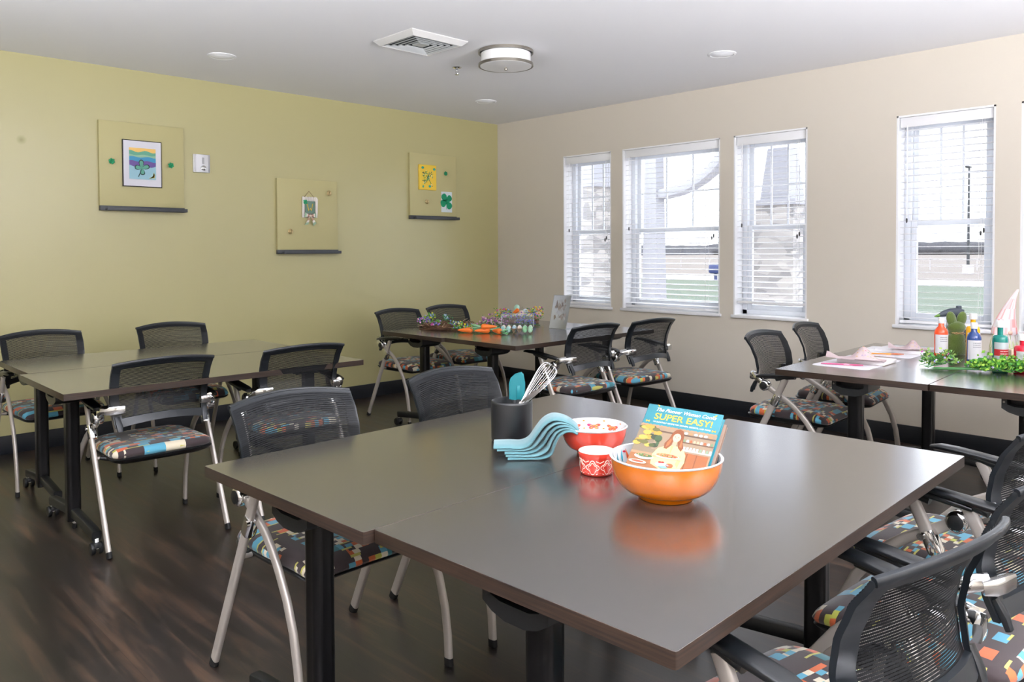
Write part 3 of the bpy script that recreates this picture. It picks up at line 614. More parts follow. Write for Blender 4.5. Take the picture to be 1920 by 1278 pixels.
for k in range(4): b.ball((.046+.012*math.cos(k*PI/2+.7),.020,.038+.012*math.sin(k*PI/2+.7)),(.011,.005,.011),1)
obj('clover_sticker',b,PS,t)
b=B(); rr=random.Random(5)
for P in ([(0,-.085),(-.05,-.055),(-.058,-.10)],[(0,-.085),(.055,-.055),(.06,-.10)],[(-.006,-.085),(-.055,-.165),(-.02,-.16)],[(.006,-.085),(.06,-.15),(.03,-.175)]):
    for s in range(4):
        b.c(['#e6d3c2','#c99a86','#e9e4da','#9cb79b'][s]); q0,q1=s/4,(s+1)/4
        a,c,d=[Vector((x,0,z)) for x,z in P]
        pts=[a.lerp(c,q0),a.lerp(c,q1),a.lerp(d,q1),a.lerp(d,q0)]
        A=[b.v((-p.x,.022+.008*math.sin(3*q),p.z)) for p,q in zip(pts,(q0,q1,q1,q0))]; b.f(A); A=[b.v((-p.x,.019+.008*math.sin(3*q),p.z)) for p,q in zip(pts,(q0,q1,q1,q0))]; b.f(A[::-1])
b.c('#e6d3c2'); b.ball((0,.026,-.087),(.014,.009,.012),2); obj('bow',b,PM,t)
b=B(); b.c('#9a8060'); b.sweep([(-.045,.012,.08),(-.0,.006,.135),(.055,.012,.075)],.0022,.0022,ref=(0,1,0),n=6); obj('twine',b,PM,t)
# yellow canvas
t=thing('yellow_canvas','small yellow canvas with green button clover, upper left of corner board','canvas',(4.915,YL-.028,2.128),PI)
w,h=.215,.25; b=B(); b.c('#f0cb4c'); b.box((0,.010,0),(w,.020,h),.002); obj('canvas',b,PM,t)
b=B(); rr=random.Random(11)
for (cx,cz,R) in ((-.035,.035,.036),(.032,.025,.034),(-.032,-.03,.034),(.002,.0,.02)):
    for k in range(26):
        a,q=rr.random()*2*PI,R*math.sqrt(rr.random()); b.c(rr.choice(['#3f8f3f','#5da64f','#2b6f3b','#dfe3c0','#20456a','#7cb26a','#2f5f3a']))
        b.ball((-(cx+q*math.cos(a)),.022,cz+q*math.sin(a)),(.0055,.003,.0055),1)
for k in range(8): b.c(rr.choice(['#3f8f3f','#e8e6d0','#20456a'])); b.ball((-(.012+.006*k),.022,-.022-.009*k),(.005,.003,.005),1)
obj('clover_mosaic',b,PS,t)
b=B(); b.c('#2aa79a')
for x,z in ((-.068,.095),(.078,.085),(.022,-.088),(-.062,-.092)): b.ball((-x,.023,z),(.016 if z>-.09 else .009,.006,.013),2)
obj('teal_gems',b,PG,t)
t=thing('clover_print','green painted four leaf clover on a small white paper, corner board','print',(5.171,YL-.028,1.892),PI)
b=B(); b.c('#d5dee2'); flat(b,[(-.071,-.105),(.071,-.105),(.071,.105),(-.071,.105)],.0,.0012); obj('paper',b,PM,t)
b=B(); b.c('#1f8f66')
for a,L,w_ in ((2.2,.092,.047),(.75,.082,.043),(3.55,.084,.050),(5.4,.090,.048)): flat(b,petal(0,.005,L,w_,a),.0014,.0003)
flat(b,[(-.003,0),(.003,0),(.002,-.075),(-.003,-.075)],.0014,.0003); obj('clover_shape',b,PM,t)

# ------------------------------------------------------------------ nearest table things
ZT_=.7602
t=thing('utensil_crock','round black utensil crock on the nearest table','crock',(1.79,1.843,ZT_))
b=B(); b.lathe([(.064,0),(.0665,.003),(.0675,.01),(.0685,.125),(.068,.131),(.0655,.133),(.063,.130),(.0625,.01),(.001,.008)],56); obj('crock_body',b,mat('matte_black_ceramic','#17181a',.33,spec=.5),t,50)
rtv=Vector((.7166,-.6975,0)); fwv=Vector((.6975,.7166,0)); up=Vector((0,0,1))
def cf(r,f,z): return Vector((1.79,1.843,ZT_))+rtv*r+fwv*f+up*z
t=thing('silicone_spatula','teal silicone spatula standing in the black crock','spatula')
b=B(); o0=cf(.022,.02,.130); 
pts=[(-.030,.002),(-.031,.055),(-.025,.073),(-.010,.086),(.010,.092),(.018,.085),(.023,.055),(.022,.002),(.010,-.002),(.004,.004),(-.002,.001),(-.014,-.003)]
A=[]; D=[]
for x,z in pts:
    p=o0+rtv*x+up*z; A.append(b.v(p-fwv*.0045)); D.append(b.v(p+fwv*.0045))
b.f(A); b.f(D[::-1])
for k in range(len(pts)): b.f([A[k],A[(k+1)%len(pts)],D[(k+1)%len(pts)],D[k]])
es=[e for e in b.bm.edges if len(e.link_faces)==2 and any(len(f.verts)>4 for f in e.link_faces)]
bmesh.ops.bevel(b.bm,geom=es,offset=.003,segments=3,affect='EDGES')
b.box(tuple(o0-fwv*.0045+up*.025),(.012,.006,.045),.002,Matrix.Rotation(-R_(44),4,'Z')); obj('blade',b,mat('teal_silicone','#086a72',.45),t,40)
b=B(); b.sweep([cf(.010,.02,.135),cf(.008,.012,.06),cf(.004,-.0,.014)],.006,.004,ref=rtv,n=10); obj('handle',b,mat('dark_grey_handle','#2c2e30',.4),t)
t=thing('balloon_whisk','steel wire balloon whisk leaning out of the black crock','whisk')
b0,b1=cf(.018,-.01,.10),cf(.135,.05,.238); ax=(b1-b0); Lw=ax.length; ax.normalize(); s1=ax.orthogonal().normalized(); s2=ax.cross(s1)
b=B()
for k in range(6):
    g=PI*k/6; sd=s1*math.cos(g)+s2*math.sin(g); P=[]
    for j in range(25):
        q=j/24*2-1; h_=1-abs(q); aa=h_; P.append(b0+ax*(Lw*(1-abs(q)**2.6))+sd*(.030*math.copysign(math.sin(PI*min(1,(1-abs(q))**.0*abs(q)**.9))**.8,q) if abs(q)<1 else 0))
    b.sweep(P,.0009,.0009,ref=s1+s2*.3,n=6)
obj('wire_loops',b,M_chrome,t)
b=B(); b.rod(b0+ax*.005,cf(-.002,-.03,.015),.006,12); obj('handle',b,M_silver,t)
t=thing('serving_spoon','steel serving spoon leaning out of the black crock','spoon')
b=B(); sb,se=cf(.028,-.02,.128),cf(.108,.008,.176); d=(se-sb); L_=d.length; d.normalize(); sd=(up*.55-fwv*.8).normalized(); sd=(sd-d*sd.dot(d)).normalized(); nn=d.cross(sd)
def spf(u,v):
    a=u*PI; r_=math.sin(a)**.75*.019*(1.15-.3*abs(u-.5)); th_=(v-.5)*2
    return sb+d*(L_*u)+sd*(r_*th_)+nn*(.008*(1-th_*th_)*math.sin(a))
b.grid(spf,18,8); b.fixn=False; bmesh.ops.solidify(b.bm,geom=b.bm.faces[:],thickness=.0014); obj('bowl',b,M_silver,t,60)
b=B(); b.sweep([sb+d*.004,cf(.01,-.03,.09),cf(-.01,-.04,.016)],.0025,.0055,ref=fwv,n=10); obj('handle',b,M_silver,t)

# generic bowl
def bowl(name,label,x,y,R,h,foot,mo,mi,patt=None,lipc='#e8e4df'):
    t=thing(name,label,'bowl',(x,y,ZT_))
    b=B(); n=64; P=[(foot*.92,0),(foot,.001),(foot+.002,.010),(foot+.010,.015)]
    for k in range(1,13):
        q=k/12; P.append((foot+.010+(R-foot-.010)*math.sin(q*PI/2)**.85,.015+(h-.015)*(1-math.cos(q*PI/2))**.9 if q<1 else h))
    P=[(r_,z_) for r_,z_ in P]; b.lathe(P,n); obj('outer_glaze',b,mo,t,60)
    b=B(); b.lathe([(R+.0005,h-.003),(R+.003,h),(R,h+.0025),(R-.004,h)],n,capb=False); obj('rim',b,mi,t,60)
    b=B(); b.fixn=False; I=[(r_-.004,z_+.004) for r_,z_ in P[3:]]; I=[(.001,.019)]+I; I[-1]=(R-.003,h); b.lathe(I,n,capb=False); inn=obj('inner_glaze',b,mi,t,60)
    return t,I
M_cream=mat('cream_glaze','#cdc5ba',.2,coat=.3); M_wg=mat('white_glaze','#c9c9c9',.2,coat=.3)
M_or=mat('orange_glaze','#bd6200',.16,coat=.6); M_red=mat('coral_red_glaze','#c8402f',.16,coat=.5)
def on_prof(I,q):
    k=q*(len(I)-1); i=min(int(k),len(I)-2); f=k-i; return (I[i][0]*(1-f)+I[i+1][0]*f, I[i][1]*(1-f)+I[i+1][1]*f)
def decal(b,I,ang,q0,pts,off=.0012):
    """small shape laid on the inner bowl wall; pts in (arc metres, profile fraction)"""
    vs=[]
    for u,v in pts:
        r_,z_=on_prof(I,max(.05,min(.985,q0+v))); g=ang+u/max(r_,.02); vs.append(b.v(((r_-off)*math.cos(g),(r_-off)*math.sin(g),z_+off*.4)))
    b.f(vs)
bo,I=bowl('orange_mixing_bowl','large orange mixing bowl holding the cookbook',1.649,1.141,.139,.105,.068,M_or,M_wg)
b=B(); b.fixn=False; rr=random.Random(2)
for k in range(34):
    g=k/34*2*PI; b.c(rr.choice(['#1f6f86','#2f8fa3','#b53040','#d9603a','#3b7f55','#7b3f7a'])); q0=.62+rr.random()*.1
    decal(b,I,g,q0,[(0,0),(.004,.08),(.001+rr.uniform(-.006,.006),.26),(-.005,.1)])
    if k%4==0:
        b.c('#c43348'); decal(b,I,g+.05,q0+.18,[(u,v*2.2) for u,v in petal(0,0,.022,.008,1.2,8)])
obj('floral_print',b,PG,bo)
b1_,I=bowl('coral_mixing_bowl','coral red bowl with butterfly print inside, towel draped on it',1.857,1.549,.100,.085,.052,M_red,M_wg)
b=B(); b.fixn=False
for k in range(9):
    g=k/9*2*PI
    for a,L in ((.6,.026),(2.5,.026),(-.6,.018),(3.7,.018),(1.57,.012)):
        b.c(rr.choice(['#d8453a','#e0644a','#c23a6a'])); decal(b,I,g,.72,[(u,v*5.5) for u,v in petal(0,0,L,.009,a,10)])
        b.c('#f0a04a'); decal(b,I,g,.72,[(u,v*5.5) for u,v in petal(.004*math.cos(a),.004*math.sin(a),L*.5,.003,a,8)],.0018)
    for v in (-.12,.16): b.c('#e08030'); decal(b,I,g+.35,.78+v*.8,[(u,w_*5.5) for u,w_ in disc(0,0,.004,.004,8)])
obj('butterfly_print',b,PG,b1_)
# ramekin with quatrefoil lattice
t=thing('red_ramekin','small red ramekin with cream lattice pattern beside the orange bowl','ramekin',(1.692,1.402,ZT_))
def rprof(z):
    return .044+.004*min(1,z/.02)+(.0035 if z>.050 else 0)
b=B(); b.lathe([(.040,0),(.0445,.002),(.0465,.010),(.0475,.046),(.050,.050),(.0515,.058),(.0505,.0635)],56); obj('outer_glaze',b,mat('red_glaze','#cf3a2b',.18,coat=.5),t,60)
b=B(); b.fixn=False; b.lathe([(.0508,.0632),(.049,.065),(.0465,.0635),(.0455,.012),(.001,.010)],56,capb=False); obj('inner_glaze',b,M_cream,t,60)
b=B(); b.c('#e8d6c4'); nq=7
def rp(g,z,off): 
    r_=.0445+(.003)*min(1,max(0,(z-.002)/.044))+off; return (r_*math.cos(g),r_*math.sin(g),z)
for k in range(nq):
    g0=2*PI*k/nq
    for sc,wd in ((1,.0016),(.62,.0012)):
        if sc<1: continue
    P=[]; m_=40
    for j in range(m_):
        a=2*PI*j/m_; rr_=.0125*(1+.22*math.cos(4*a)) ; P.append(rp(g0+rr_*1.25*math.cos(a)/.047,.026+rr_*1.25*math.sin(a),.0006))
    b.sweep(P,.0009,.0013,ref=(math.cos(g0),math.sin(g0),0),n=6,close=True)
    P=[]
    for j in range(m_):
        a=2*PI*j/m_; rr_=.0125*(1+.22*math.cos(4*a)); P.append(rp(g0+rr_*.82*math.cos(a)/.047,.026+rr_*.82*math.sin(a),.0004))
    b.sweep(P,.0006,.0010,ref=(math.cos(g0),math.sin(g0),0),n=6,close=True)
    for zz in (.044,.0075):
        P=[rp(g0+PI/nq+q*.011/.047,zz+(.004*abs(q)**1.5)*(-1 if zz>.02 else 1)*0+((-.005 if zz>.02 else .005)*(1-abs(q))),.0006) for q in [j/6-1 for j in range(13)]]
        b.sweep(P,.0008,.0011,ref=(math.cos(g0+PI/nq),math.sin(g0+PI/nq),0),n=6)
obj('lattice_pattern',b,PG,t)

# cookbooks leaning in the orange bowl
w_=Vector((.23894,-.96977,-.04962)).normalized(); u_=Vector((.72136,.14307,.67762)); u_=(u_-w_*u_.dot(w_)).normalized(); n_=w_.cross(u_); O=Vector((1.566,1.228,.7925))+u_*.037   # n_ = out of the front cover
def bookT(O,s=1):
    M=Matrix((w_,u_,n_)).transposed().to_4x4(); M.translation=O; return M
def mk_book(name,label,O,W,H_,Th,cover,group='cookbooks in the orange bowl'):
    t=thing(name,label,'book',(0,0,0),0,group); t.matrix_world=bookT(O)
    b=B(); b.box((W/2,H_/2,-.0012),(W,H_,.0024),.0008); b.box((W/2,H_/2,-Th+.0012),(W,H_,.0024),.0008); b.box((.0012,H_/2,-Th/2),(.0024,H_,Th),.0008); obj('cover',b,cover,t)
    b=B(); b.box((W/2-.002,H_/2,-Th/2),(W-.008,H_-.008,Th-.005)); obj('pages',b,mat('page_block','#e9e4dc',.8,bump=(600,.3,.0004)),t)
    return t
W_,H_=.205,.219
t=mk_book('cookbook','teal cookbook with smiling cook on the cover, leaning in the orange bowl',O,W_,H_,.022,mat('teal_book_cover','#27727e',.22,coat=.4))
def fl(b,pts,z,th=.00012):
    A=[b.v((x,y,z)) for x,y in pts]; b.f(A)
def el(cx,cy,rx,ry,n=20,rot=0): return disc(cx,cy,rx,ry,n,rot)
b=B(); b.fixn=False; Zc=.0003; b.k=.62; b.T=Matrix.Translation((0,.022,0))@Matrix.Diagonal((1,.78,1,1))
# photo area y<.172, scalloped top edge
b.c('#b08a66'); top=[(W_*k/48,.168+.004*abs(math.sin(k*PI/2.4))+.006*0) for k in range(49)]; fl(b,[(0,.0)]+[(W_,0)]+top[::-1],Zc)
def q4(x0,y0,x1,y1,c,z): b.c(c); fl(b,[(x0,y0),(x1,y0),(x1,y1),(x0,y1)],z)
q4(0,.06,.062,.155,'#8d7c63',Zc+.0001); q4(.05,.075,W_,.165,'#9f876c',Zc+.0002); q4(.045,.145,W_,.151,'#5f4836',Zc+.0003); q4(.11,.118,W_,.123,'#6b503b',Zc+.0003); q4(.12,.088,W_,.093,'#d9d0c2',Zc+.0003)
rr=random.Random(21)
for k in range(26):
    b.c(rr.choice(['#4d5a2d','#c4993a','#6d6a35','#d7aa4a','#39452a'])); fl(b,el(.006+rr.random()*.05,.085+rr.random()*.075,.006+.008*rr.random(),.005+.006*rr.random(),10),Zc+.0005+k*.00001)
for k in range(10): b.c(rr.choice(['#e2ddd3','#b9643a','#e9e6df','#7a8f6a','#d8b08a'])); x=.115+k*.009; fl(b,[(x,.123),(x+.007,.123),(x+.006,.133),(x+.001,.133)],Zc+.0006)
for k in range(9): b.c(rr.choice(['#e9e6df','#cfd3cf','#dfe2e0','#8aa082'])); x=.13+k*.0085; fl(b,[(x,.093),(x+.007,.093),(x+.006,.105),(x+.001,.105)],Zc+.0006)
for k in range(8): b.c(rr.choice(['#e8e2d4','#c08a5a'])); x=.10+k*.013; fl(b,el(x,.156,.005,.005,10),Zc+.0006)
q4(.135,.0,W_-.004,.082,'#a8602f',Zc+.0007); q4(.145,.0,.148,.08,'#84481f',Zc+.0008); q4(.170,.0,.172,.08,'#84481f',Zc+.0008)
q4(.0,.0,.13,.05,'#a76a3c',Zc+.0007)
b.c('#3f5a35'); fl(b,el(.060,.118,.010,.014,12),Zc+.0008); fl(b,el(.062,.100,.004,.012,10),Zc+.0008)
# the cook: blouse, arms, hair, neck, face
b.c('#e9d791'); fl(b,[(.062,.02),(.058,.055),(.068,.083),(.088,.097),(.100,.101),(.116,.100),(.134,.090),(.143,.072),(.146,.045),(.140,.015),(.10,.0)],Zc+.0010)
b.c('#d6c077'); fl(b,[(.124,.035),(.131,.07),(.135,.045),(.132,.02)],Zc+.0011); fl(b,[(.099,.099),(.103,.06),(.106,.099)],Zc+.0011)
b.c('#8f4f28'); fl(b,[(.082,.085),(.080,.105),(.088,.125),(.092,.150),(.099,.163),(.109,.167),(.118,.162),(.124,.142),(.126,.115),(.132,.098),(.128,.083),(.118,.095),(.112,.118),(.100,.118),(.098,.098),(.090,.084)],Zc+.0012)
b.c('#b36b38'); fl(b,[(.086,.09),(.086,.108),(.093,.128),(.096,.12),(.093,.1)],Zc+.0013); fl(b,[(.120,.10),(.121,.13),(.124,.12),(.127,.098)],Zc+.0013)
b.c('#dba98a'); fl(b,[(.101,.102),(.101,.118),(.112,.118),(.112,.102),(.107,.094)],Zc+.0014)
b.c('#ecbf9f'); fl(b,el(.107,.132,.0105,.0170,22),Zc+.0016)
b.c('#8f4f28'); fl(b,[(.094,.137),(.097,.156),(.107,.162),(.117,.156),(.120,.136),(.115,.152),(.106,.154),(.099,.150)],Zc+.0017)
b.c('#3c2a22'); fl(b,el(.1025,.1345,.0014,.0010,8),Zc+.0018); fl(b,el(.1115,.1345,.0014,.0010,8),Zc+.0018)
b.c('#d99b80'); fl(b,el(.107,.1295,.0011,.0024,8),Zc+.0018)
b.c('#fbf4ee'); fl(b,[(.1020,.1255),(.1070,.1235),(.1120,.1255),(.107,.1215)],Zc+.0018); b.c('#b8564a'); fl(b,[(.1015,.1258),(.107,.1205),(.1125,.1258),(.107,.1225)],Zc+.0017)
# dish held, bowls on the counter
b.c('#e6dccb'); fl(b,el(.098,.056,.034,.009,24,.03),Zc+.0020); b.c('#cf7a4a'); fl(b,el(.098,.0585,.029,.007,24,.03),Zc+.0021)
for k in range(12): b.c(rr.choice(['#5b7a3a','#e0a06a','#b3402e','#7d9a4a'])); fl(b,el(.075+rr.random()*.046,.055+rr.random()*.008,.003,.002,8,rr.random()*3),Zc+.0022)
b.c('#e3b493'); fl(b,el(.066,.053,.006,.005,12),Zc+.0023); fl(b,el(.131,.053,.007,.005,12),Zc+.0023)
b.c('#e9e6e0'); fl(b,el(.040,.040,.026,.010,24),Zc+.0024); b.c('#55703a'); fl(b,el(.040,.044,.022,.006,24),Zc+.0025)
for k in range(14): b.c(rr.choice(['#e8e4d8','#7f9c4e','#b5c07a','#d7684a'])); fl(b,el(.022+rr.random()*.036,.041+rr.random()*.006,.002,.0015,8),Zc+.0026)
b.c('#dfe4e8'); fl(b,el(.093,.022,.018,.009,24),Zc+.0024); b.c('#c83a30'); fl(b,el(.086,.030,.005,.004,12),Zc+.0025); fl(b,el(.093,.031,.005,.004,12),Zc+.0025); b.c('#7fa7bd'); fl(b,el(.097,.014,.012,.005,16),Zc+.0025)
b.c('#c9683a'); fl(b,el(.112,.024,.010,.008,16),Zc+.0024); b.c('#e5dccd'); fl(b,el(.028,.018,.024,.007,20),Zc+.0024); b.c('#c65a3a'); fl(b,el(.028,.019,.017,.004,20),Zc+.0025)
obj('cover_photo',b,PG,t)
def text(parent,name,s,x,y,size,col,shear=0,z=.0012,sx=1,extr=.0002,align='CENTER',space=1,off=0):
    cu=bpy.data.curves.new('lettering','FONT'); cu.body=s; cu.size=size; cu.align_x=align; cu.align_y='CENTER'; cu.shear=shear; cu.extrude=extr; cu.space_character=space; cu.offset=off
    o=bpy.data.objects.new('lettering',cu); C.objects.link(o); bpy.context.view_layer.update()
    me=bpy.data.meshes.new_from_object(o); C.objects.unlink(o); bpy.data.objects.remove(o)
    me.materials.clear(); me.materials.append(mat('ink_'+col.strip('#'),col,.4)); q=bpy.data.objects.new(name,me); C.objects.link(q); q.parent=parent; q.location=(x,y,z); q.scale=(sx,1,1); return q
text(t,'title_lettering','SUPER EASY!',W_/2+.004,.1815,.0270,'#cf9f33',z=.0006,sx=1.06,off=.0003)
text(t,'script_lettering','The Pioneer Woman Cooks',W_/2+.004,.2035,.0155,'#f1efe8',shear=.35,z=.0006,sx=.92)
text(t,'subtitle_lettering','120 SHORTCUT RECIPES FOR DINNERS, DESSERTS, AND MORE!',W_/2+.004,.1640,.0060,'#e9f0ee',z=.0006,sx=.93)
b=B(); b.fixn=False; b.k=.7; b.T=Matrix.Translation((0,-.0165,0)); b.c('#e6b842')
for x,y,a in ((.026,.236,-.8),(.183,.224,.8),(.178,.219,.5)): fl(b,petal(x,y,.009,.0022,a,8),.0006)
for x in (.014,.193):
    for a in (0,.5,2.6,3.14,3.7,5.8): fl(b,petal(x,.180,.006,.0012,a,8),.0006)
obj('gold_flourish',b,PM,t)
t=mk_book('cookbook','second cookbook hidden behind the teal one, only its right edge showing',O-n_*.0228+w_*.005+u_*.012,W_+.002,.194,.014,mat('brown_book_cover','#7b6353',.3,coat=.2))

# folded kitchen towel
t=thing('kitchen_towel','folded aqua kitchen towel draped over the coral bowl rim','towel',(0,0,ZT_))
M_tow=mat('aqua_towel','#557f85',.9,spec=.2,bump=(500,.6,.0015),sheen=.3); M_tow2=mat('aqua_towel_edge','#47737a',.9,spec=.2,bump=(400,.6,.0015),sheen=.3)
org=Vector((1.745,1.635,0)); da=rtv; db=fwv   # path runs left to right in front of the crock
TOP=[(-.168,.030),(-.12,.031),(-.085,.030),(-.058,.042),(-.036,.072),(-.014,.099),(.012,.113),(.040,.111),(.066,.100),(.088,.082)]
LOW=[(-.125,.004),(-.09,.004),(-.055,.004),(-.022,.006),(.004,.018),(.014,.045),(.026,.070),(.046,.084),(.066,.085),(.082,.077)]
def tow_layer(b,k,w0,w1,th=.0066,wob=.003,x0=0,x1=1):
    TP=[(l[0]+(t_[0]-l[0])*k,l[1]+(t_[1]-l[1])*k) for l,t_ in zip(LOW,TOP)]
    n=34; P=[]
    for i_ in range(n+1):
        q=x0+(x1-x0)*i_/n; kk=q*(len(TP)-1); i=min(int(kk),len(TP)-2); f=kk-i
        pm=[TP[max(i-1,0)],TP[i],TP[i+1],TP[min(i+2,len(TP)-1)]]
        cr=lambda a,b_,c,d: .5*((2*b_)+(-a+c)*f+(2*a-5*b_+4*c-d)*f*f+(-a+3*b_-3*c+d)*f**3)
        P.append((cr(*[p[0] for p in pm]),cr(*[p[1] for p in pm])))
    R=[]
    for i_,(x,z) in enumerate(P):
        a=P[max(i_-1,0)]; c=P[min(i_+1,n)]; dx,dz=c[0]-a[0],c[1]-a[1]; l=math.hypot(dx,dz); nx,nz=-dz/l,dx/l
        q=i_/n; a0=w0+wob*math.sin(q*8+k*9); a1=w1+wob*math.sin(q*6+k*5); m=(a0+a1)/2; ring=[]
        for pp,tt in ((a0,-.42),(a0-.003,0),(a0,.42),(a0*.6+a1*.4,.58+.12*math.sin(q*14+k*3)),(a0*.25+a1*.75,.5+.1*math.sin(q*10)),(a1,.42),(a1+.003,0),(a1,-.42),(m,-.5)):
            X=x+nx*tt*th; Z=max(z+nz*tt*th,.001+(tt+.5)*th*.5); p=org+da*X+db*pp; ring.append((p.x,p.y,Z))
        R.append(ring)
    b.loft(R)
b=B(); tow_layer(b,0,-.075,.035); obj('fold_lower',b,M_tow2,t,60)
b=B(); tow_layer(b,.25,-.066,.04,x0=.02); obj('fold_middle',b,M_tow,t,60)
b=B(); tow_layer(b,.5,-.058,.045,x0=.04); obj('fold_middle',b,M_tow2,t,60)
b=B(); tow_layer(b,.75,-.050,.05); obj('fold_upper',b,M_tow,t,60)
b=B(); tow_layer(b,1,-.045,.055,.008); obj('fold_top',b,M_tow,t,60)

# ------------------------------------------------------------------ craft things on the corner tables
def sprig_cluster(b,c,rad,h,n,cols,r0=.006,leafc=('#3c7a35','#5b9a3f'),leaves=0,rs=None,flat_=1):
    rs=rs or rnd
    for k in range(leaves):
        a=rs.random()*2*PI; q=rad*math.sqrt(rs.random()); p=Vector((c[0]+q*math.cos(a),c[1]+q*math.sin(a)*flat_,c[2]+h*rs.random()*.85)); b.c(rs.choice(leafc))
        d=Vector((rs.uniform(-1,1),rs.uniform(-1,1),rs.uniform(-.2,1))).normalized(); s_=d.orthogonal().normalized(); L=.012+.012*rs.random()
        b.poly([p,p+d*L*.5+s_*L*.25,p+d*L,p+d*L*.5-s_*L*.25])
    for k in range(n):
        a=rs.random()*2*PI; q=rad*math.sqrt(rs.random()); z=c[2]+h*(.35+.65*rs.random())*(1-.4*(q/rad)**2); b.c(rs.choice(cols)); b.ball((c[0]+q*math.cos(a),c[1]+q*math.sin(a)*flat_,z),r0*rs.uniform(.7,1.25),1)
PUR=('#7c5fb5','#8f7ccb','#5f63b8','#b06ab8'); PNK=('#c45a9c','#d884b8','#b45aa8')
def wreath(name,label,x,y,R,rs,clusters,eggs=(),carrot=None):
    t=thing(name,label,'wreath',(x,y,.7605),0,'twig wreaths')
    b=B()
    for k in range(34):
        rr_=R*rs.uniform(.72,1.0); z0=.006+rs.random()*.030; ph=rs.random()*6; am=rs.uniform(.004,.012); P=[]
        b.c(rs.choice(['#5d4232','#7a5a44','#4a3428','#8c6b50','#6b4c39']))
        for j in range(28):
            a=2*PI*j/28; P.append(((rr_+am*math.sin(3*a+ph))*math.cos(a),(rr_+am*math.sin(3*a+ph))*math.sin(a),max(.004,z0+.009*math.sin(4*a+ph*2))))
        b.sweep(P,.0028,.0028,ref=(0,0,1),n=5,close=True)
    for k in range(24):
        a=rs.random()*2*PI; p=Vector((R*.9*math.cos(a),R*.9*math.sin(a),.03)); d=Vector((rs.uniform(-1,1),rs.uniform(-1,1),rs.uniform(-.1,.8))); b.c(rs.choice(['#b69a7a','#9a7c60','#c9b596'])); b.sweep([p,p+d*.03,p+d*.05+Vector((0,0,-.008))],.0014,.0014,n=4)
    obj('twig_ring',b,PM,t)
    for (a,rr_,hh,cols,nn) in clusters:
        bl=B(); bl.fixn=False; bf=B()
        c=(R*.85*math.cos(a),R*.85*math.sin(a),.03); sprig_cluster(bl,c,rr_,hh,0,cols,leaves=nn*2,rs=rs); sprig_cluster(bf,c,rr_,hh,nn,cols,.0075,rs=rs)
        fc=obj('flower_cluster',bf,PM,t); obj('leaves',bl,PM,fc)
    for (ex,ey,ez,c_,ang) in eggs:
        b=B(); b.c(c_); b.lathe([(.024*math.sin(q)*(1-.12*math.cos(q)),-.031*math.cos(q)) for q in [PI*k/12 for k in range(13)]],18,capb=False); e=obj('egg',b,PM,t); e.location=(ex,ey,ez); e.rotation_euler=(ang,.6,ang*2)
    if carrot:
        b=B(); b.c('#e87328'); b.lathe([(.001,-.05),(.007,-.04),(.015,0),(.018,.025),(.012,.036),(.001,.038)],16,capb=False); e=obj('carrot',b,PM,t); e.location=carrot; e.rotation_euler=(.9,0,R_(30))
rs=random.Random(4)
wreath('twig_wreath','flat twig wreath with purple flowers at the left end of the corner table',4.08,4.95,.225,rs,[(2.6,.055,.075,PUR+('#e3a8cf',),26),(3.6,.05,.05,PUR+PNK,18),(4.4,.055,.045,('#5f63b8','#7c8fd0','#e5e2a8','#7c5fb5'),26),(1.7,.06,.09,('#8fae3c','#6aa042','#d8d64a','#8f9fd8'),34),(.9,.05,.07,('#9fb6c8','#6f8fae','#4c8a5c'),20)])
wreath('twig_wreath','twig wreath with eggs, carrot and bright flowers beside the acrylic stand',4.84,4.88,.175,rs,[(2.2,.07,.10,('#d05aa8','#e8c23a','#7fb03f','#e8843a','#8f9ad8'),46),(3.2,.06,.09,('#5f63b8','#7fb03f','#d05aa8'),30),(4.6,.07,.10,('#5a5fc0','#8f7ccb','#e8c23a','#4f9a45'),40),(5.5,.07,.12,('#f0c530','#e8b82a','#f3d560','#d05aa8'),56),(.3,.06,.10,('#b06ab8','#d8a8e0'),24)],
 eggs=[(-.07,-.09,.085,'#d8c3b0',.5),(-.03,-.10,.10,'#c8d0dc',1.1),(-.055,-.02,.13,'#a9d0bd',.2),(.075,-.135,.06,'#e0a0a0',.7),(.135,-.10,.07,'#c9cdd2',1.6)],carrot=(-.10,-.05,.10))
# carrots
b0=B(); b0.c('#ec7629'); 
pr=[(.0008,-.062),(.005,-.055),(.011,-.035),(.0165,0),(.021,.03),(.021,.045),(.014,.055),(.003,.058)]
b0.lathe([(r_*(1+.03*math.sin(z_*900)),z_) for r_,z_ in pr],20,capb=False); 
root=None
for (x,y,z,rz,ry,lab) in ((3.925,4.545,.7825,-.95,PI/2-.02,'orange toy carrot lying by itself, left of the carrot pile'),(4.02,4.385,.8125,2.25,PI/2+.0,'orange toy carrot lying across the top of the carrot pile'),(3.995,4.43,.7825,-.6,PI/2-.02,'orange toy carrot at the bottom left of the carrot pile'),(4.045,4.325,.7825,-1.75,PI/2-.02,'orange toy carrot at the right of the carrot pile, nearest the egg carton')):
    if root is None:
        root=thing('toy_carrot',lab,'carrot',(x,y,z),0,'toy carrots'); obj('root',b0,PS,root)
        b=B(); b.fixn=False
        for k in range(22):
            b.c(rs.choice(['#4f9a5a','#7fbf8a','#a9d8b0'])); a=rs.random()*6.28; p=Vector((0,0,.055)); d=Vector((.5*math.cos(a),.5*math.sin(a),1.3+rs.random())); b.sweep([p,p+d*.022,p+d*.038+Vector((0,0,.004))],.0022,.001,n=4)
        obj('green_top',b,PM,root); o=root
    else: o=dup(root)
    o.location=(x,y,z); o.rotation_euler=(0,ry,rz); tag(o,lab)
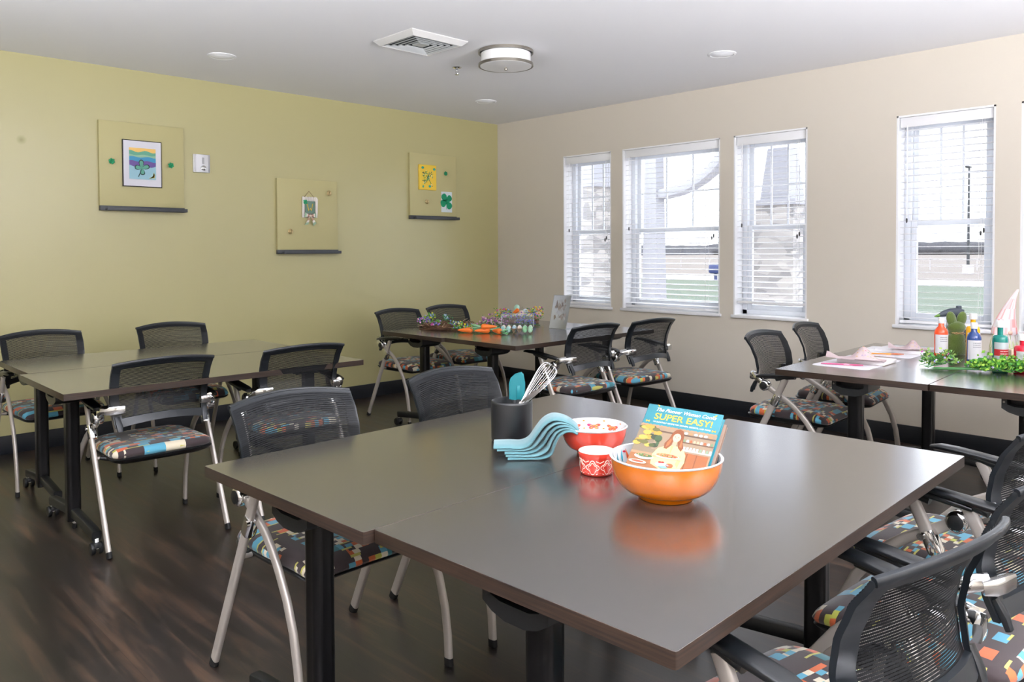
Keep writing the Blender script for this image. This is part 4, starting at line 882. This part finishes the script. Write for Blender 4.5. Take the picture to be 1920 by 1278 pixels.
# loose sprays
def spray(name,label,x,y,rz,L,W,hh,cols,leafc,nf,nl,cat='flowers',stemc='#4a7a4a',nst=7,r0=.006,seed=1,x0=.3,lf=1):
    rs=random.Random(seed); t=thing(name,label,cat,(x,y,.7605),rz); b=B(); tips=[]
    for k in range(nst):
        a=rs.uniform(-.5,.5)*W; P=[(0,a*.35,.004+.001*k),(L*.35,a*.5,.006+hh*.2*rs.random()),(L*.7,a,hh*.5*rs.random()+.006),(L*rs.uniform(.85,1),a*1.2,.01+hh*.6*rs.random())]; b.c(stemc); b.sweep(P,.0016,.0016,ref=(0,0,1),n=5); tips.append(P)
    obj('stems',b,PM,t)
    def pos():
        P=rs.choice(tips); q=rs.uniform(x0,1)*3; i=min(int(q),2); f=q-i; p=Vector(P[i]).lerp(Vector(P[i+1]),f); return p+Vector((rs.uniform(-1,1)*.018,rs.uniform(-1,1)*.022,abs(rs.gauss(0,.5))*hh*.5))
    b=B(); b.fixn=False
    for k in range(nl):
        p=pos(); p.z=max(p.z,.003); b.c(rs.choice(leafc)); d=Vector((rs.uniform(-1,1),rs.uniform(-1,1),rs.uniform(0,.9))).normalized(); s_=d.orthogonal().normalized(); l=(.010+.010*rs.random())*lf; b.poly([p,p+d*l*.5+s_*l*.35,p+d*l,p+d*l*.5-s_*l*.35])
    obj('leaves',b,PM,t)
    b=B()
    for k in range(nf):
        p=pos(); p.z=max(p.z+.004,.006); b.c(rs.choice(cols)); b.ball(p,r0*rs.uniform(.7,1.2),1)
    obj('blossoms',b,PM,t)
    return t
spray('flower_spray','spray of tiny blue and yellow flowers lying behind the single carrot',4.13,4.45,R_(118),.34,.16,.05,('#5f63b8','#f0c92e','#f0c92e','#7c8fd0'),('#3f8a3a','#5fae4a','#6ab04c'),46,110,seed=3,x0=.15)
spray('flower_spray','spray with yellow berries and pale green tendrils by the carrot pile',4.28,4.35,R_(140),.30,.16,.04,('#f0c92e','#f3d84e','#6a78c8'),('#5fae6a','#8fd0a0','#4f9a5a'),34,90,seed=5,x0=.1)
spray('flower_spray','dusty pink and purple flower bunch behind the carrots',4.55,4.62,R_(135),.32,.22,.10,('#b46aa8','#c88ab8','#d8b8c8','#8a5a98'),('#5a6a4a','#7a7a5a','#6a8a5a'),90,90,seed=8,x0=.25,r0=.008)
spray('flower_spray','blue violet flower bunch behind the egg carton',4.70,4.50,R_(125),.22,.18,.09,('#5a5fb8','#7a78c8','#8f9ad8','#9a6ab0'),('#4a7a4a','#6a8a5a'),60,60,seed=9,x0=.2,r0=.007)
# egg carton
t=thing('egg_carton','grey pulp egg carton with clear lid, filled with pastel eggs','egg carton',(4.17,4.235,.7605),R_(-48))
b=B(); nx,ny=6,3; px,py=.041,.041
def carton(u,v):
    x,y=(u-.5)*nx*px,(v-.5)*ny*py; c=math.cos(2*PI*u*nx)*math.cos(2*PI*v*ny); e=(1-math.cos(2*PI*u*nx))*(1-math.cos(2*PI*v*ny))/4
    return (x,y,.040-.034*e)
b.grid(carton,54,30); b.fixn=False; bmesh.ops.solidify(b.bm,geom=b.bm.faces[:],thickness=.002); obj('pulp_tray',b,mat('pulp_card','#b9a58c',.9,bump=(300,.4,.001)),t,60)
b=B(); b.fixn=False
def lid(u,v): # arched clear lid standing open at the back
    a=PI*.5*v; return ((u-.5)*nx*px*1.02,.066+.105*math.sin(a*.8)*.55,.042+.095*v+.006*math.sin(2*PI*u*nx)*math.sin(PI*v))
b.grid(lid,30,10); bmesh.ops.solidify(b.bm,geom=b.bm.faces[:],thickness=.0012); obj('clear_lid',b,M_plast,t,60)
b=B()
for s in (-1,1): b.sweep([(s*nx*px*.51,.066+.058*math.sin(PI*.4*v/6)*1.0,.042+.095*v/6) for v in range(7)],.0018,.0018,n=5)
b.sweep([((k/12-.5)*nx*px*1.02,.122,.137) for k in range(13)],.002,.002,ref=(0,0,1),n=5); obj('lid_rim',b,mat('milky_plastic','#dfe3e2',.3,trans=.4),t)
eggc=['#8fb9b8','#a8cfc9','#8fb9b8','#a9d0a8','#8fc49a','#a8d0b0','#dcbfb0','#e0d2c4','#9fbccb','#d8c8b8','#8fc49a','#9cc8a8','#e3d8cc','#e0c0b4','#dfe0d8','#b8cfd6','#c8dcc8','#d8e0d0']
e0=None
for j in range(ny):
    for i in range(nx):
        if j==0 and i in (2,3): continue
        x=(i+.5-nx/2)*px; y=(j+.5-ny/2)*py; loc=Vector((x,y,.035)); M=Matrix.Translation((4.17,4.235,.7605))@Matrix.Rotation(R_(-48),4,'Z')
        b=B(); b.c(eggc[(j*nx+i)%18]); b.lathe([(.0185*math.sin(q)*(1-.13*math.cos(PI-q)),-.025*math.cos(q)) for q in [PI*k/12 for k in range(13)]],18,capb=False)
        o=obj('pastel_egg',b,PM); o.location=M@loc; nm={0:'front',1:'middle',2:'back'}[j]; cn=['far left','second from left','third from left','third from right','second from right','far right'][i]
        tag(o,'pastel egg in the egg carton, %s row, %s'%(nm,cn),'egg','eggs in the carton')
# acrylic sign stand
t=thing('acrylic_sign_stand','clear slanted acrylic stand with sepia print at the end of the corner table','sign stand',(4.635,4.245,.7605),R_(9))
SW=.165; a_=R_(17); up_=Vector((math.sin(a_),0,math.cos(a_)))
b=B(); 
def slab(b,p0,u,L,y0,y1,th=.003):
    n=u.cross(Vector((0,1,0))).normalized(); P=[p0,p0+u*L,p0+u*L+n*th,p0+n*th]; A=[b.v((p.x,y0,p.z)) for p in P]; D=[b.v((p.x,y1,p.z)) for p in P]; b.f(A); b.f(D[::-1])
    for k in range(4): b.f([A[k],A[(k+1)%4],D[(k+1)%4],D[k]])
p0=Vector((0,0,.003)); slab(b,p0,up_,.275,-SW/2,SW/2,.002); slab(b,p0+Vector((.006,0,0)),up_,.275,-SW/2,SW/2,.002); slab(b,Vector((0,0,0)),Vector((1,0,.02)).normalized(),.075,-SW/2,SW/2)
obj('acrylic_sheet',b,M_acryl,t)
b=B(); b.c('#e0dcd9'); n_s=up_.cross(Vector((0,1,0))).normalized(); 
slab(b,p0+Vector((.0035,0,.0)),up_,.272,-SW/2+.002,SW/2-.002,.0012)
def onp(y,z,d=.0019): p=p0+Vector((.0035,0,0))+up_*z-n_s*d*0; return (p.x-.0006-d*.2,y,p.z)
rs=random.Random(15); b.c('#cbbdb2'); b.poly([onp(-.06,.06),onp(.06,.06),onp(.062,.24),onp(-.058,.24)])
for k in range(60):
    b.c(rs.choice(['#a5897a','#d9cfc8','#8c6f60','#e6dfda','#b79a86','#c8b8ac'])); y=rs.uniform(-.052,.052); z=rs.uniform(.07,.23); w1,h1=rs.uniform(.004,.012),rs.uniform(.008,.03); b.poly([onp(y-w1,z,.003+k*.00004),onp(y+w1*.4,z-h1,.003+k*.00004),onp(y+w1,z+h1*.3,.003+k*.00004),onp(y,z+h1,.003+k*.00004)])
b.fixn=False; obj('print_sheet',b,PS,t)

# ------------------------------------------------------------------ craft things on the right tables
b=B()
def placemat(x,y,rz,label,w=.46,d=.30):
    b=B(); b.c('#e4e3ea'); b.prism(rrect(w,d,.03,5),0,.0015); o=obj('placemat',b,PS); o.location=(x,y,.7605); o.rotation_euler=(0,0,rz); return tag(o,label,'placemat','white placemats')
placemat(4.37,1.765,R_(0),'white placemat under the pink brush and folded cloth, nearest table end',.50,.30)
placemat(4.935,1.775,R_(0),'white placemat under the orange brush, further along the table',.42,.32)
def canvas(x,y,rz,label,w=.20,d=.25,h=.018,z=.7622):
    t=thing('blank_canvas',label,'canvas',(x,y,z),rz,'white canvases'); b=B(); b.box((0,0,h/2+.001),(w,d,h),.002); obj('stretched_canvas',b,mat('canvas_white','#e6e4e6',.8,bump=(500,.2,.0005)),t); b=B(); 
    for sx,sy,wx,wy in ((0,-d/2+.012,w-.006,.02),(0,d/2-.012,w-.006,.02),(-w/2+.012,0,.02,d-.05),(w/2-.012,0,.02,d-.05)): b.box((sx,sy,.0),(wx,wy,.0015))
    obj('stretcher_bars',b,mat('raw_wood','#b3a596',.8),t); return t
canvas(4.42,1.735,R_(2),'white canvas lying under the folded cloth')
c2=canvas(5.03,1.74,R_(-2),'white canvas behind the orange brush, pink scribble on it',.22,.28,.02)
b=B(); b.fixn=False; b.c('#a86a80'); rs=random.Random(6)
for k in range(7): x,y=-.05+.012*k,-.06-.004*k; b.poly([(x,y,.0217),(x+.014,y+.004,.0217),(x+.012,y+.012,.0217),(x-.003,y+.008,.0217)])
obj('pink_scribble',b,PM,c2)
canvas(5.02,1.90,R_(4),'thin white canvas leaning flat at the window end of the table',.20,.13,.008,.7622)
def brush(x,y,z,rz,label,col,ferr,tipc):
    t=thing('foam_brush',label,'brush',(x,y,z),rz,'craft brushes'); b=B(); b.sweep([(-.085,0,0),(-.04,0,0),(.03,0,0)],.0075,.0035,ref=(0,1,0),n=10,sc=[.6,1,1]); obj('handle',b,mat('brush_'+col.strip('#'),col,.4),t)
    b=B(); b.box((.043,0,0),(.028,.018,.008),.002); obj('ferrule',b,mat('ferrule_'+ferr.strip('#'),ferr,.35),t)
    b=B(); b.sweep([(.055,0,0),(.085,0,0),(.125,0,0)],.013,.004,ref=(0,1,0),n=12,sc=[.7,1,.45]); obj('bristle_tip',b,mat('tip_'+tipc.strip('#'),tipc,.7),t)
brush(4.20,1.80,.7665,R_(-68),'pink craft brush lying on the nearer placemat','#c4497a','#e88fa6','#d0567f')
brush(4.79,1.80,.7680,R_(-62),'orange craft brush lying on the further placemat','#f08c1e','#f7a04a','#c96a3a')
# folded cloth (gnome hat)
def cloth(x,y,z,rz,label,s=1,seed=1):
    t=thing('patterned_cloth',label,'cloth',(x,y,z),rz,'patterned cloths'); rs=random.Random(seed); b=B(); b.fixn=False
    def f(u,v):
        X=(u-.5)*.30*s; w=.075*(1-.55*abs(2*u-1)**2); Y=(v-.5)*2*w; Z=.012+.055*s*math.exp(-((u-.62)/.16)**2)*(1-abs(2*v-1)**1.6)+.012*math.sin(9*u+4*v)*(1-abs(2*v-1))+.022*(u<.5)*(.5-u)*2*(1-abs(2*v-1)); return (X,Y*.8,max(Z*1.0,.0035))
    b.c('#ead9d8'); b.grid(f,36,14); bmesh.ops.solidify(b.bm,geom=b.bm.faces[:],thickness=.0018)
    obj('folded_fabric',b,mat('pale_pink_fabric','#ead9da',.9),t,60); b=B(); b.fixn=False
    for i in range(9):
        for j in range(5):
            u0=.52+.045*i; v0=.1+.16*j; 
            if u0>.9: continue
            b.c(rs.choice(['#e3b04a','#b7a0cf','#8fb98a','#e08a9a','#f0d9a0','#ead9d8'])); vs=[]
            for (du,dv) in ((0,0),(.022,.06),(.044,0),(.022,.03+.0)): p=f(u0+du,v0+dv+.02*(i%2)); vs.append((p[0],p[1],p[2]+.0025))
            b.poly(vs)
    obj('chevron_print',b,PM,t)
cloth(4.30,1.745,.7815,R_(-78),'pale cloth with colourful print, folded on the nearer placemat',1.0,2)
cloth(4.94,1.70,.7830,R_(-70),'small flat patterned cloth beside the orange brush',.7,3)
# paint bottles
def bottle(label,x,y,col,R,h,kind,lab_c='#d8d6d8',band=None,cap_h=.028,text_=None):
    t=thing('paint_bottle',label,'bottle',(x,y,.7605),R_(45),'paint bottles'); r=R
    sh=h*.70; b=B(); k=.42
    if kind=='flip': prof=[(r*.94,0),(r,.004),(r,sh*.94),(r*.97,sh),(r*.80,sh+h*.07),(r*.42,sh+h*.155),(r*.40,h-.012)]
    else: prof=[(r*.94,0),(r,.004),(r,sh*.98),(r*.93,sh+h*.04),(r*.75,sh+h*.065),(r*.36,sh+h*.075),(r*.36,h-.012)]
    b.lathe(prof,36,sq=(.78 if kind!='flip' else 1)); obj('body',b,mat('paint_'+col.strip('#'),col,.22,coat=.4),t,50)
    b=B(); b.lathe([(r*.47,h-.014),(r*.48,h-.010),(r*.46,h-.012+cap_h),(r*.42,h-.009+cap_h)],28,capt=True); obj('cap',b,mat('white_cap','#e6e4e2',.4),t)
    b=B(); b.fixn=False; q=(.78 if kind!='flip' else 1); z0,z1=h*.09,h*.62; n=22
    def w_(a,z,o=.0006): return ((r+o)*math.cos(a),(r+o)*math.sin(a)*q,z)
    a0,a1=R_(180-82),R_(180+82) if True else 0
    b.c(lab_c)
    for k in range(n): A,D=a0+(a1-a0)*k/n,a0+(a1-a0)*(k+1)/n; b.poly([w_(A,z0),w_(D,z0),w_(D,z1),w_(A,z1)])
    if band:
        b.c(band)
        for k in range(n): A,D=a0+(a1-a0)*k/n,a0+(a1-a0)*(k+1)/n; b.poly([w_(A,z0+(z1-z0)*.45,.001),w_(D,z0+(z1-z0)*.45,.001),w_(D,z0+(z1-z0)*.72,.001),w_(A,z0+(z1-z0)*.72,.001)])
    rs=random.Random(int(x*1000)); b.c('#5a5e66' if not band else '#f0e6e0')
    # small unreadable print lines
    for ln in range(3):
        zc=z1-(z1-z0)*(.14+.1*ln) if not band else z0+(z1-z0)*(.64-.1*ln)
        if band and ln==2: continue
        g=R_(180-35)
        while g<R_(180+30): dg=rs.uniform(.05,.16); b.poly([w_(g,zc-.0016,.0014),w_(g+dg,zc-.0016,.0014),w_(g+dg,zc+.0016,.0014),w_(g,zc+.0016,.0014)]); g+=dg+.05
    obj('label',b,PS,t); return t
bottle('orange paint bottle with white cap, left of the moss bunny',4.98,1.53,'#f04e23',.036,.205,'flip')
bottle('large yellow paint bottle with white cap, right of the moss bunny',5.02,1.375,'#f2b414',.043,.235,'round',band='#a8272b',lab_c='#dcd8da')
bottle('blue paint bottle with white cap in front of the yellow one',4.82,1.315,'#22427f',.036,.20,'flip')
bottle('teal green paint bottle with red label band in front of the gnome',4.60,1.135,'#0f7a70',.043,.235,'round',band='#a8272b',lab_c='#aab4b4')
bottle('red paint bottle at the right photo edge',4.60,1.035,'#d9213a',.046,.175,'round',lab_c='#b9bcb8')
# moss bunny
t=thing('moss_bunny','green moss covered bunny figure with twine bow between the paint bottles','figurine',(5.10,1.485,.7605),R_(45))
M_moss=mat('moss','#566b2c',1,spec=.1,bump=(260,1,.004),var=.25,sheen=.6)
b=B(); b.lathe([(.052,0),(.060,.01),(.064,.045),(.060,.075),(.054,.092),(.056,.11),(.052,.13),(.038,.148),(.030,.155)],30,sx=.72,sq=.98,capt=True); obj('body',b,M_moss,t,70)
b=B(); b.ball((0,0,.188),(.038,.058,.044),3); b.ball((0,0,.158),(.030,.046,.03),3); obj('head',b,M_moss,t,70)
for s in (-1,1): b=B(); b.ball((0,s*.033,.246),(.016,.031,.052),3,Matrix.Rotation(-s*.20,3,'X')); o=obj('ear',b,M_moss,t,70)
b=B(); b.c('#c8a27a'); P=[(.034*math.cos(a)*1.0,.040*math.sin(a),.152) for a in [2*PI*k/20 for k in range(20)]]; b.sweep(P,.0025,.0025,ref=(0,0,1),n=6,close=True)
for s in (-1,1): b.sweep([(-.036,0,.150),(-.042,s*.02,.158),(-.042,s*.034,.150),(-.038,s*.02,.144),(-.036,0,.150)],.0018,.0018,n=5)
obj('twine_bow',b,PM,t); t.scale=(.86,.92,.86)
# glue gun
t=thing('hot_glue_gun','dark grey hot glue gun standing behind the moss bunny, nozzle pointing left','glue gun',(5.29,1.56,.7605),R_(135))
M_gg=mat('slate_plastic','#3f4852',.5)
b=B(); b.sweep([(-.06,0,.235),(-.03,0,.24),(.02,0,.236),(.06,0,.226),(.085,0,.217)],.019,.024,ref=(0,1,0),n=16,sc=[.8,1,1,.75,.4],pw=.8); b.box((-.035,0,.262),(.03,.02,.03),.006); b.sweep([(-.035,0,.225),(-.052,0,.15),(-.068,0,.07)],.015,.020,ref=(0,1,0),n=14,sc=[1,.95,1.1],pw=.8); obj('body',b,M_gg,t,50)
b=B(); b.lathe([(.010,0),(.008,.012),(.003,.028),(.0015,.03)],14,capb=True,capt=True); o=obj('nozzle',b,mat('nozzle_green','#5f8a3a',.5),t); o.location=(.084,0,.217); o.rotation_euler=(0,R_(104),0)
b=B(); b.sweep([(-.015,0,.205),(-.008,0,.18),(-.02,0,.155)],.007,.006,ref=(0,1,0),n=10); obj('trigger',b,M_black,t)
b=B(); b.sweep([(.03,-.03,0),(.03,-.02,.08),(.035,0,.212),(.03,.02,.08),(.03,.03,0)],.002,.002,n=6); obj('wire_stand',b,M_black,t)
b=B(); b.sweep([(-.068,0,.07),(-.075,.02,.02),(-.07,.05,.006),(-.02,.07,.005),(.03,.06,.005)],.004,.004,ref=(0,0,1),n=8); b.box((-.066,0,.05),(.055,.034,.035),.008); obj('cord',b,M_black,t)
# gnome
def gnome(x,y,label,bodyc,hatc,s=1,lean=.05,chev=False):
    t=thing('fabric_gnome',label,'gnome',(x,y,.7605),R_(45),'fabric gnomes'); rs=random.Random(int(x*77))
    b=B(); b.fixn=False; n=30; Z=[0,.02,.06,.10,.14,.17]; Rr=[.060,.067,.066,.058,.046,.036]
    g=[]
    for z,r_ in zip(Z,Rr): g.append([b.v((r_*s*math.cos(2*PI*k/n)*.8,r_*s*math.sin(2*PI*k/n),z*s)) for k in range(n)])
    for i in range(len(Z)-1):
        for k in range(n): b.c(bodyc[(k+i)%2] if not chev else rs.choice(bodyc)); b.f([g[i][k],g[i][(k+1)%n],g[i+1][(k+1)%n],g[i+1][k]])
    obj('body',b,PM,t,60)
    b=B(); b.fixn=False; P=[]; hz=[.125,.16,.20,.25,.30,.345]; hr=[.060,.056,.045,.030,.016,.005]; g=[]
    for i,(z,r_) in enumerate(zip(hz,hr)): q=(z-.125)/.22; g.append([b.v((r_*s*math.cos(2*PI*k/n)*.8,r_*s*math.sin(2*PI*k/n)+lean*q*q,z*s+.004*math.sin(5*2*PI*k/n)*(i==0))) for k in range(n)])
    for i in range(len(hz)-1):
        for k in range(n): b.c(rs.choice(hatc)); b.f([g[i][k],g[i][(k+1)%n],g[i+1][(k+1)%n],g[i+1][k]])
    b.f(g[-1]); obj('pointed_hat',b,PM,t,60)
    b=B(); b.c('#e6e2e0'); 
    for k in range(40):
        a=PI+rs.uniform(-1,1); p=Vector((.048*s*math.cos(a)*.8,.055*s*math.sin(a),.135*s)); b.sweep([p,p+Vector((-.012,0,-.03)),p+Vector((-.006+rs.uniform(-.01,.01),rs.uniform(-.01,.01),-.075*s))],.003,.002,n=4)
    obj('beard',b,PM,t); b=B(); b.c('#e8c3b0'); b.ball((-.050*s,0,.135*s),.012,2); obj('nose',b,PM,t); return t
gnome(5.08,1.235,'gnome with tall pink and white hat and green checked body',['#c8d39a','#e2e6cc'],['#e8b4b4','#ead6d6','#e79c9a','#ddd5d8'],1.14,-.075)
gnome(5.02,1.075,'gnome with chevron patterned body and pink hat beside the bunny planter',['#e3a04a','#a98fc8','#e27b80','#e9cf8a','#8fb98a'],['#eab7bc','#e8a5ac','#f0ccd0'],1.0,-.11,True)
b=B(); t=thing('wooden_peg_stand','light wooden block with peg standing under the chevron gnome','wood block',(4.80,1.12,.7605),R_(45)); b.box((0,0,.045),(.03,.045,.09),.003); obj('block',b,mat('light_wood','#d9bfa2',.7),t); b=B(); b.c('#7a5a44'); b.ball((-.0155,0,.06),(.001,.004,.006),1); obj('knot',b,PM,t)
# planter
t=thing('bunny_face_planter','white planter with a painted bunny face and mixed flowers','planter',(4.99,.985,.7605),R_(45))
b=B(); b.lathe([(.045,0),(.05,.01),(.060,.235),(.064,.24),(.060,.242),(.055,.225),(.001,.22)],30); obj('pot',b,mat('planter_white','#d9d7d8',.5),t,50)
b=B(); b.fixn=False
def onpot(y,z): r_=.05+.010*z/.235+.0008; a=PI+y/r_; return (r_*math.cos(a),r_*math.sin(a),z)
b.c('#2e2a2a')
for yy in (-.024,.024): b.sweep([onpot(yy-.008,.150),onpot(yy,.156),onpot(yy+.008,.150)],.0012,.0012,n=5)
b.c('#e08c90'); b.sweep([onpot(-.004,.134),onpot(.004,.134)],.004,.003,n=6); b.c('#2e2a2a'); b.sweep([onpot(-.010,.120),onpot(-.004,.114),onpot(0,.122),onpot(.004,.114),onpot(.010,.120)],.001,.001,n=5); obj('painted_face',b,PM,t)
rs=random.Random(31); bl=B(); bl.fixn=False; bf=B(); sprig_cluster(bl,(0,0,.225),.07,.11,0,('#ffffff',),leaves=130,rs=rs,leafc=('#3f7a2f','#6fa53a','#2f5f2a')); sprig_cluster(bf,(0,0,.24),.075,.12,110,('#e8b82a','#b86ac8','#c8b8d8','#e8d8e8','#8f7ccb','#e0793a','#cfe04a'),.009,rs=rs); obj('leaves',bl,PM,t); obj('flowers',bf,PM,t)
# greenery
GL=('#4c8a2a','#6f9f34','#35702c','#8fb545','#427d32'); LV=('#9a8ad8','#b8a8e8','#c86ab0','#d8d0f0')
spray('greenery_bunch','bright green artificial greenery bunch lying across the table seam, lilac tips',4.36,1.375,R_(-56),.50,.20,.075,LV+('#8fb545','#a9bf5a'),GL,60,1500,cat='greenery',nst=14,seed=12,x0=.36,r0=.0055,lf=1.45)
spray('greenery_bunch','small green artificial sprig with lilac flowers, left of the big bunch',4.42,1.44,R_(-20),.16,.16,.085,LV,('#4c8a40','#779f58','#35692f','#98b058'),20,330,cat='greenery',nst=9,seed=14,x0=.3,r0=.006,lf=1.5)
SKY=4.3; EXPO=0.32
# ------------------------------------------------------------------ camera
def cam():
    cd=bpy.data.cameras.new('camera'); co=bpy.data.objects.new('camera',cd); C.objects.link(co)
    ya,pi_,ro=math.radians(45.77),math.radians(-1.506),math.radians(-.261)
    fw=Vector((math.cos(ya)*math.cos(pi_),math.sin(ya)*math.cos(pi_),math.sin(pi_))); rt=Vector((math.sin(ya),-math.cos(ya),0)); up=rt.cross(fw)
    c,s=math.cos(ro),math.sin(ro); r2=rt*c+up*s; u2=up*c-rt*s
    M=Matrix((r2,u2,-fw)).transposed().to_4x4(); M.translation=Vector((0,0,1.38)); co.matrix_world=M
    cd.sensor_width=36; cd.lens=36*1473/1920; cd.shift_y=-(639-510.3)/1920; cd.clip_start=.05; cd.clip_end=800
    scn.camera=co
cam()
# ------------------------------------------------------------------ light
w=bpy.data.worlds.new('world'); scn.world=w; w.use_nodes=True; bg=w.node_tree.nodes['Background']; bg.inputs[0].default_value=(*lin('#f6f4f8'),1); bg.inputs[1].default_value=SKY
def area(name,loc,rot,sx,sy,power,col='#ffffff',portal=False,spread=PI):
    l=bpy.data.lights.new(name,'AREA'); l.shape='RECTANGLE'; l.size=sx; l.size_y=sy; l.energy=power; l.color=lin(col); l.spread=spread
    if portal: l.cycles.is_portal=True
    o=bpy.data.objects.new(name,l); C.objects.link(o); o.location=loc; o.rotation_euler=rot; return o
for a,c in WIN: area('window_portal',(XR+.24,(a+c)/2,(ZB+ZT)/2),(0,PI/2,0),ZT-ZB,c-a,1,portal=True)
scn.view_settings.view_transform='Standard'; scn.view_settings.look='None'; scn.view_settings.gamma=1; scn.view_settings.use_curve_mapping=False; scn.view_settings.exposure=EXPO
area('added_rear_fill',(1.0,Y0+.05,1.5),(R_(90),0,0),5.0,2.2,25,'#fffaf4')  # added fill light in front of the solid back wall, no window there
def aim(o,d): o.rotation_euler=Vector(d).to_track_quat('-Z','Y').to_euler()
aim(area('added_ceiling_fill',(-1.0,-1.0,1.5),(0,0,0),2.0,2.0,365,'#f6f8ff',spread=2.2),(.30,.30,.9))  # first of three added fill lights, out of view, brightening the ceiling; no fixtures
aim(area('added_ceiling_fill',(2.6,-2.3,1.3),(0,0,0),2.0,2.0,365,'#f6f8ff',spread=2.2),(.1,.45,.9))
aim(area('added_ceiling_fill',(-1.6,2.4,1.3),(0,0,0),2.0,2.0,120,'#f3f7ff',spread=2.2),(.4,.2,.9))
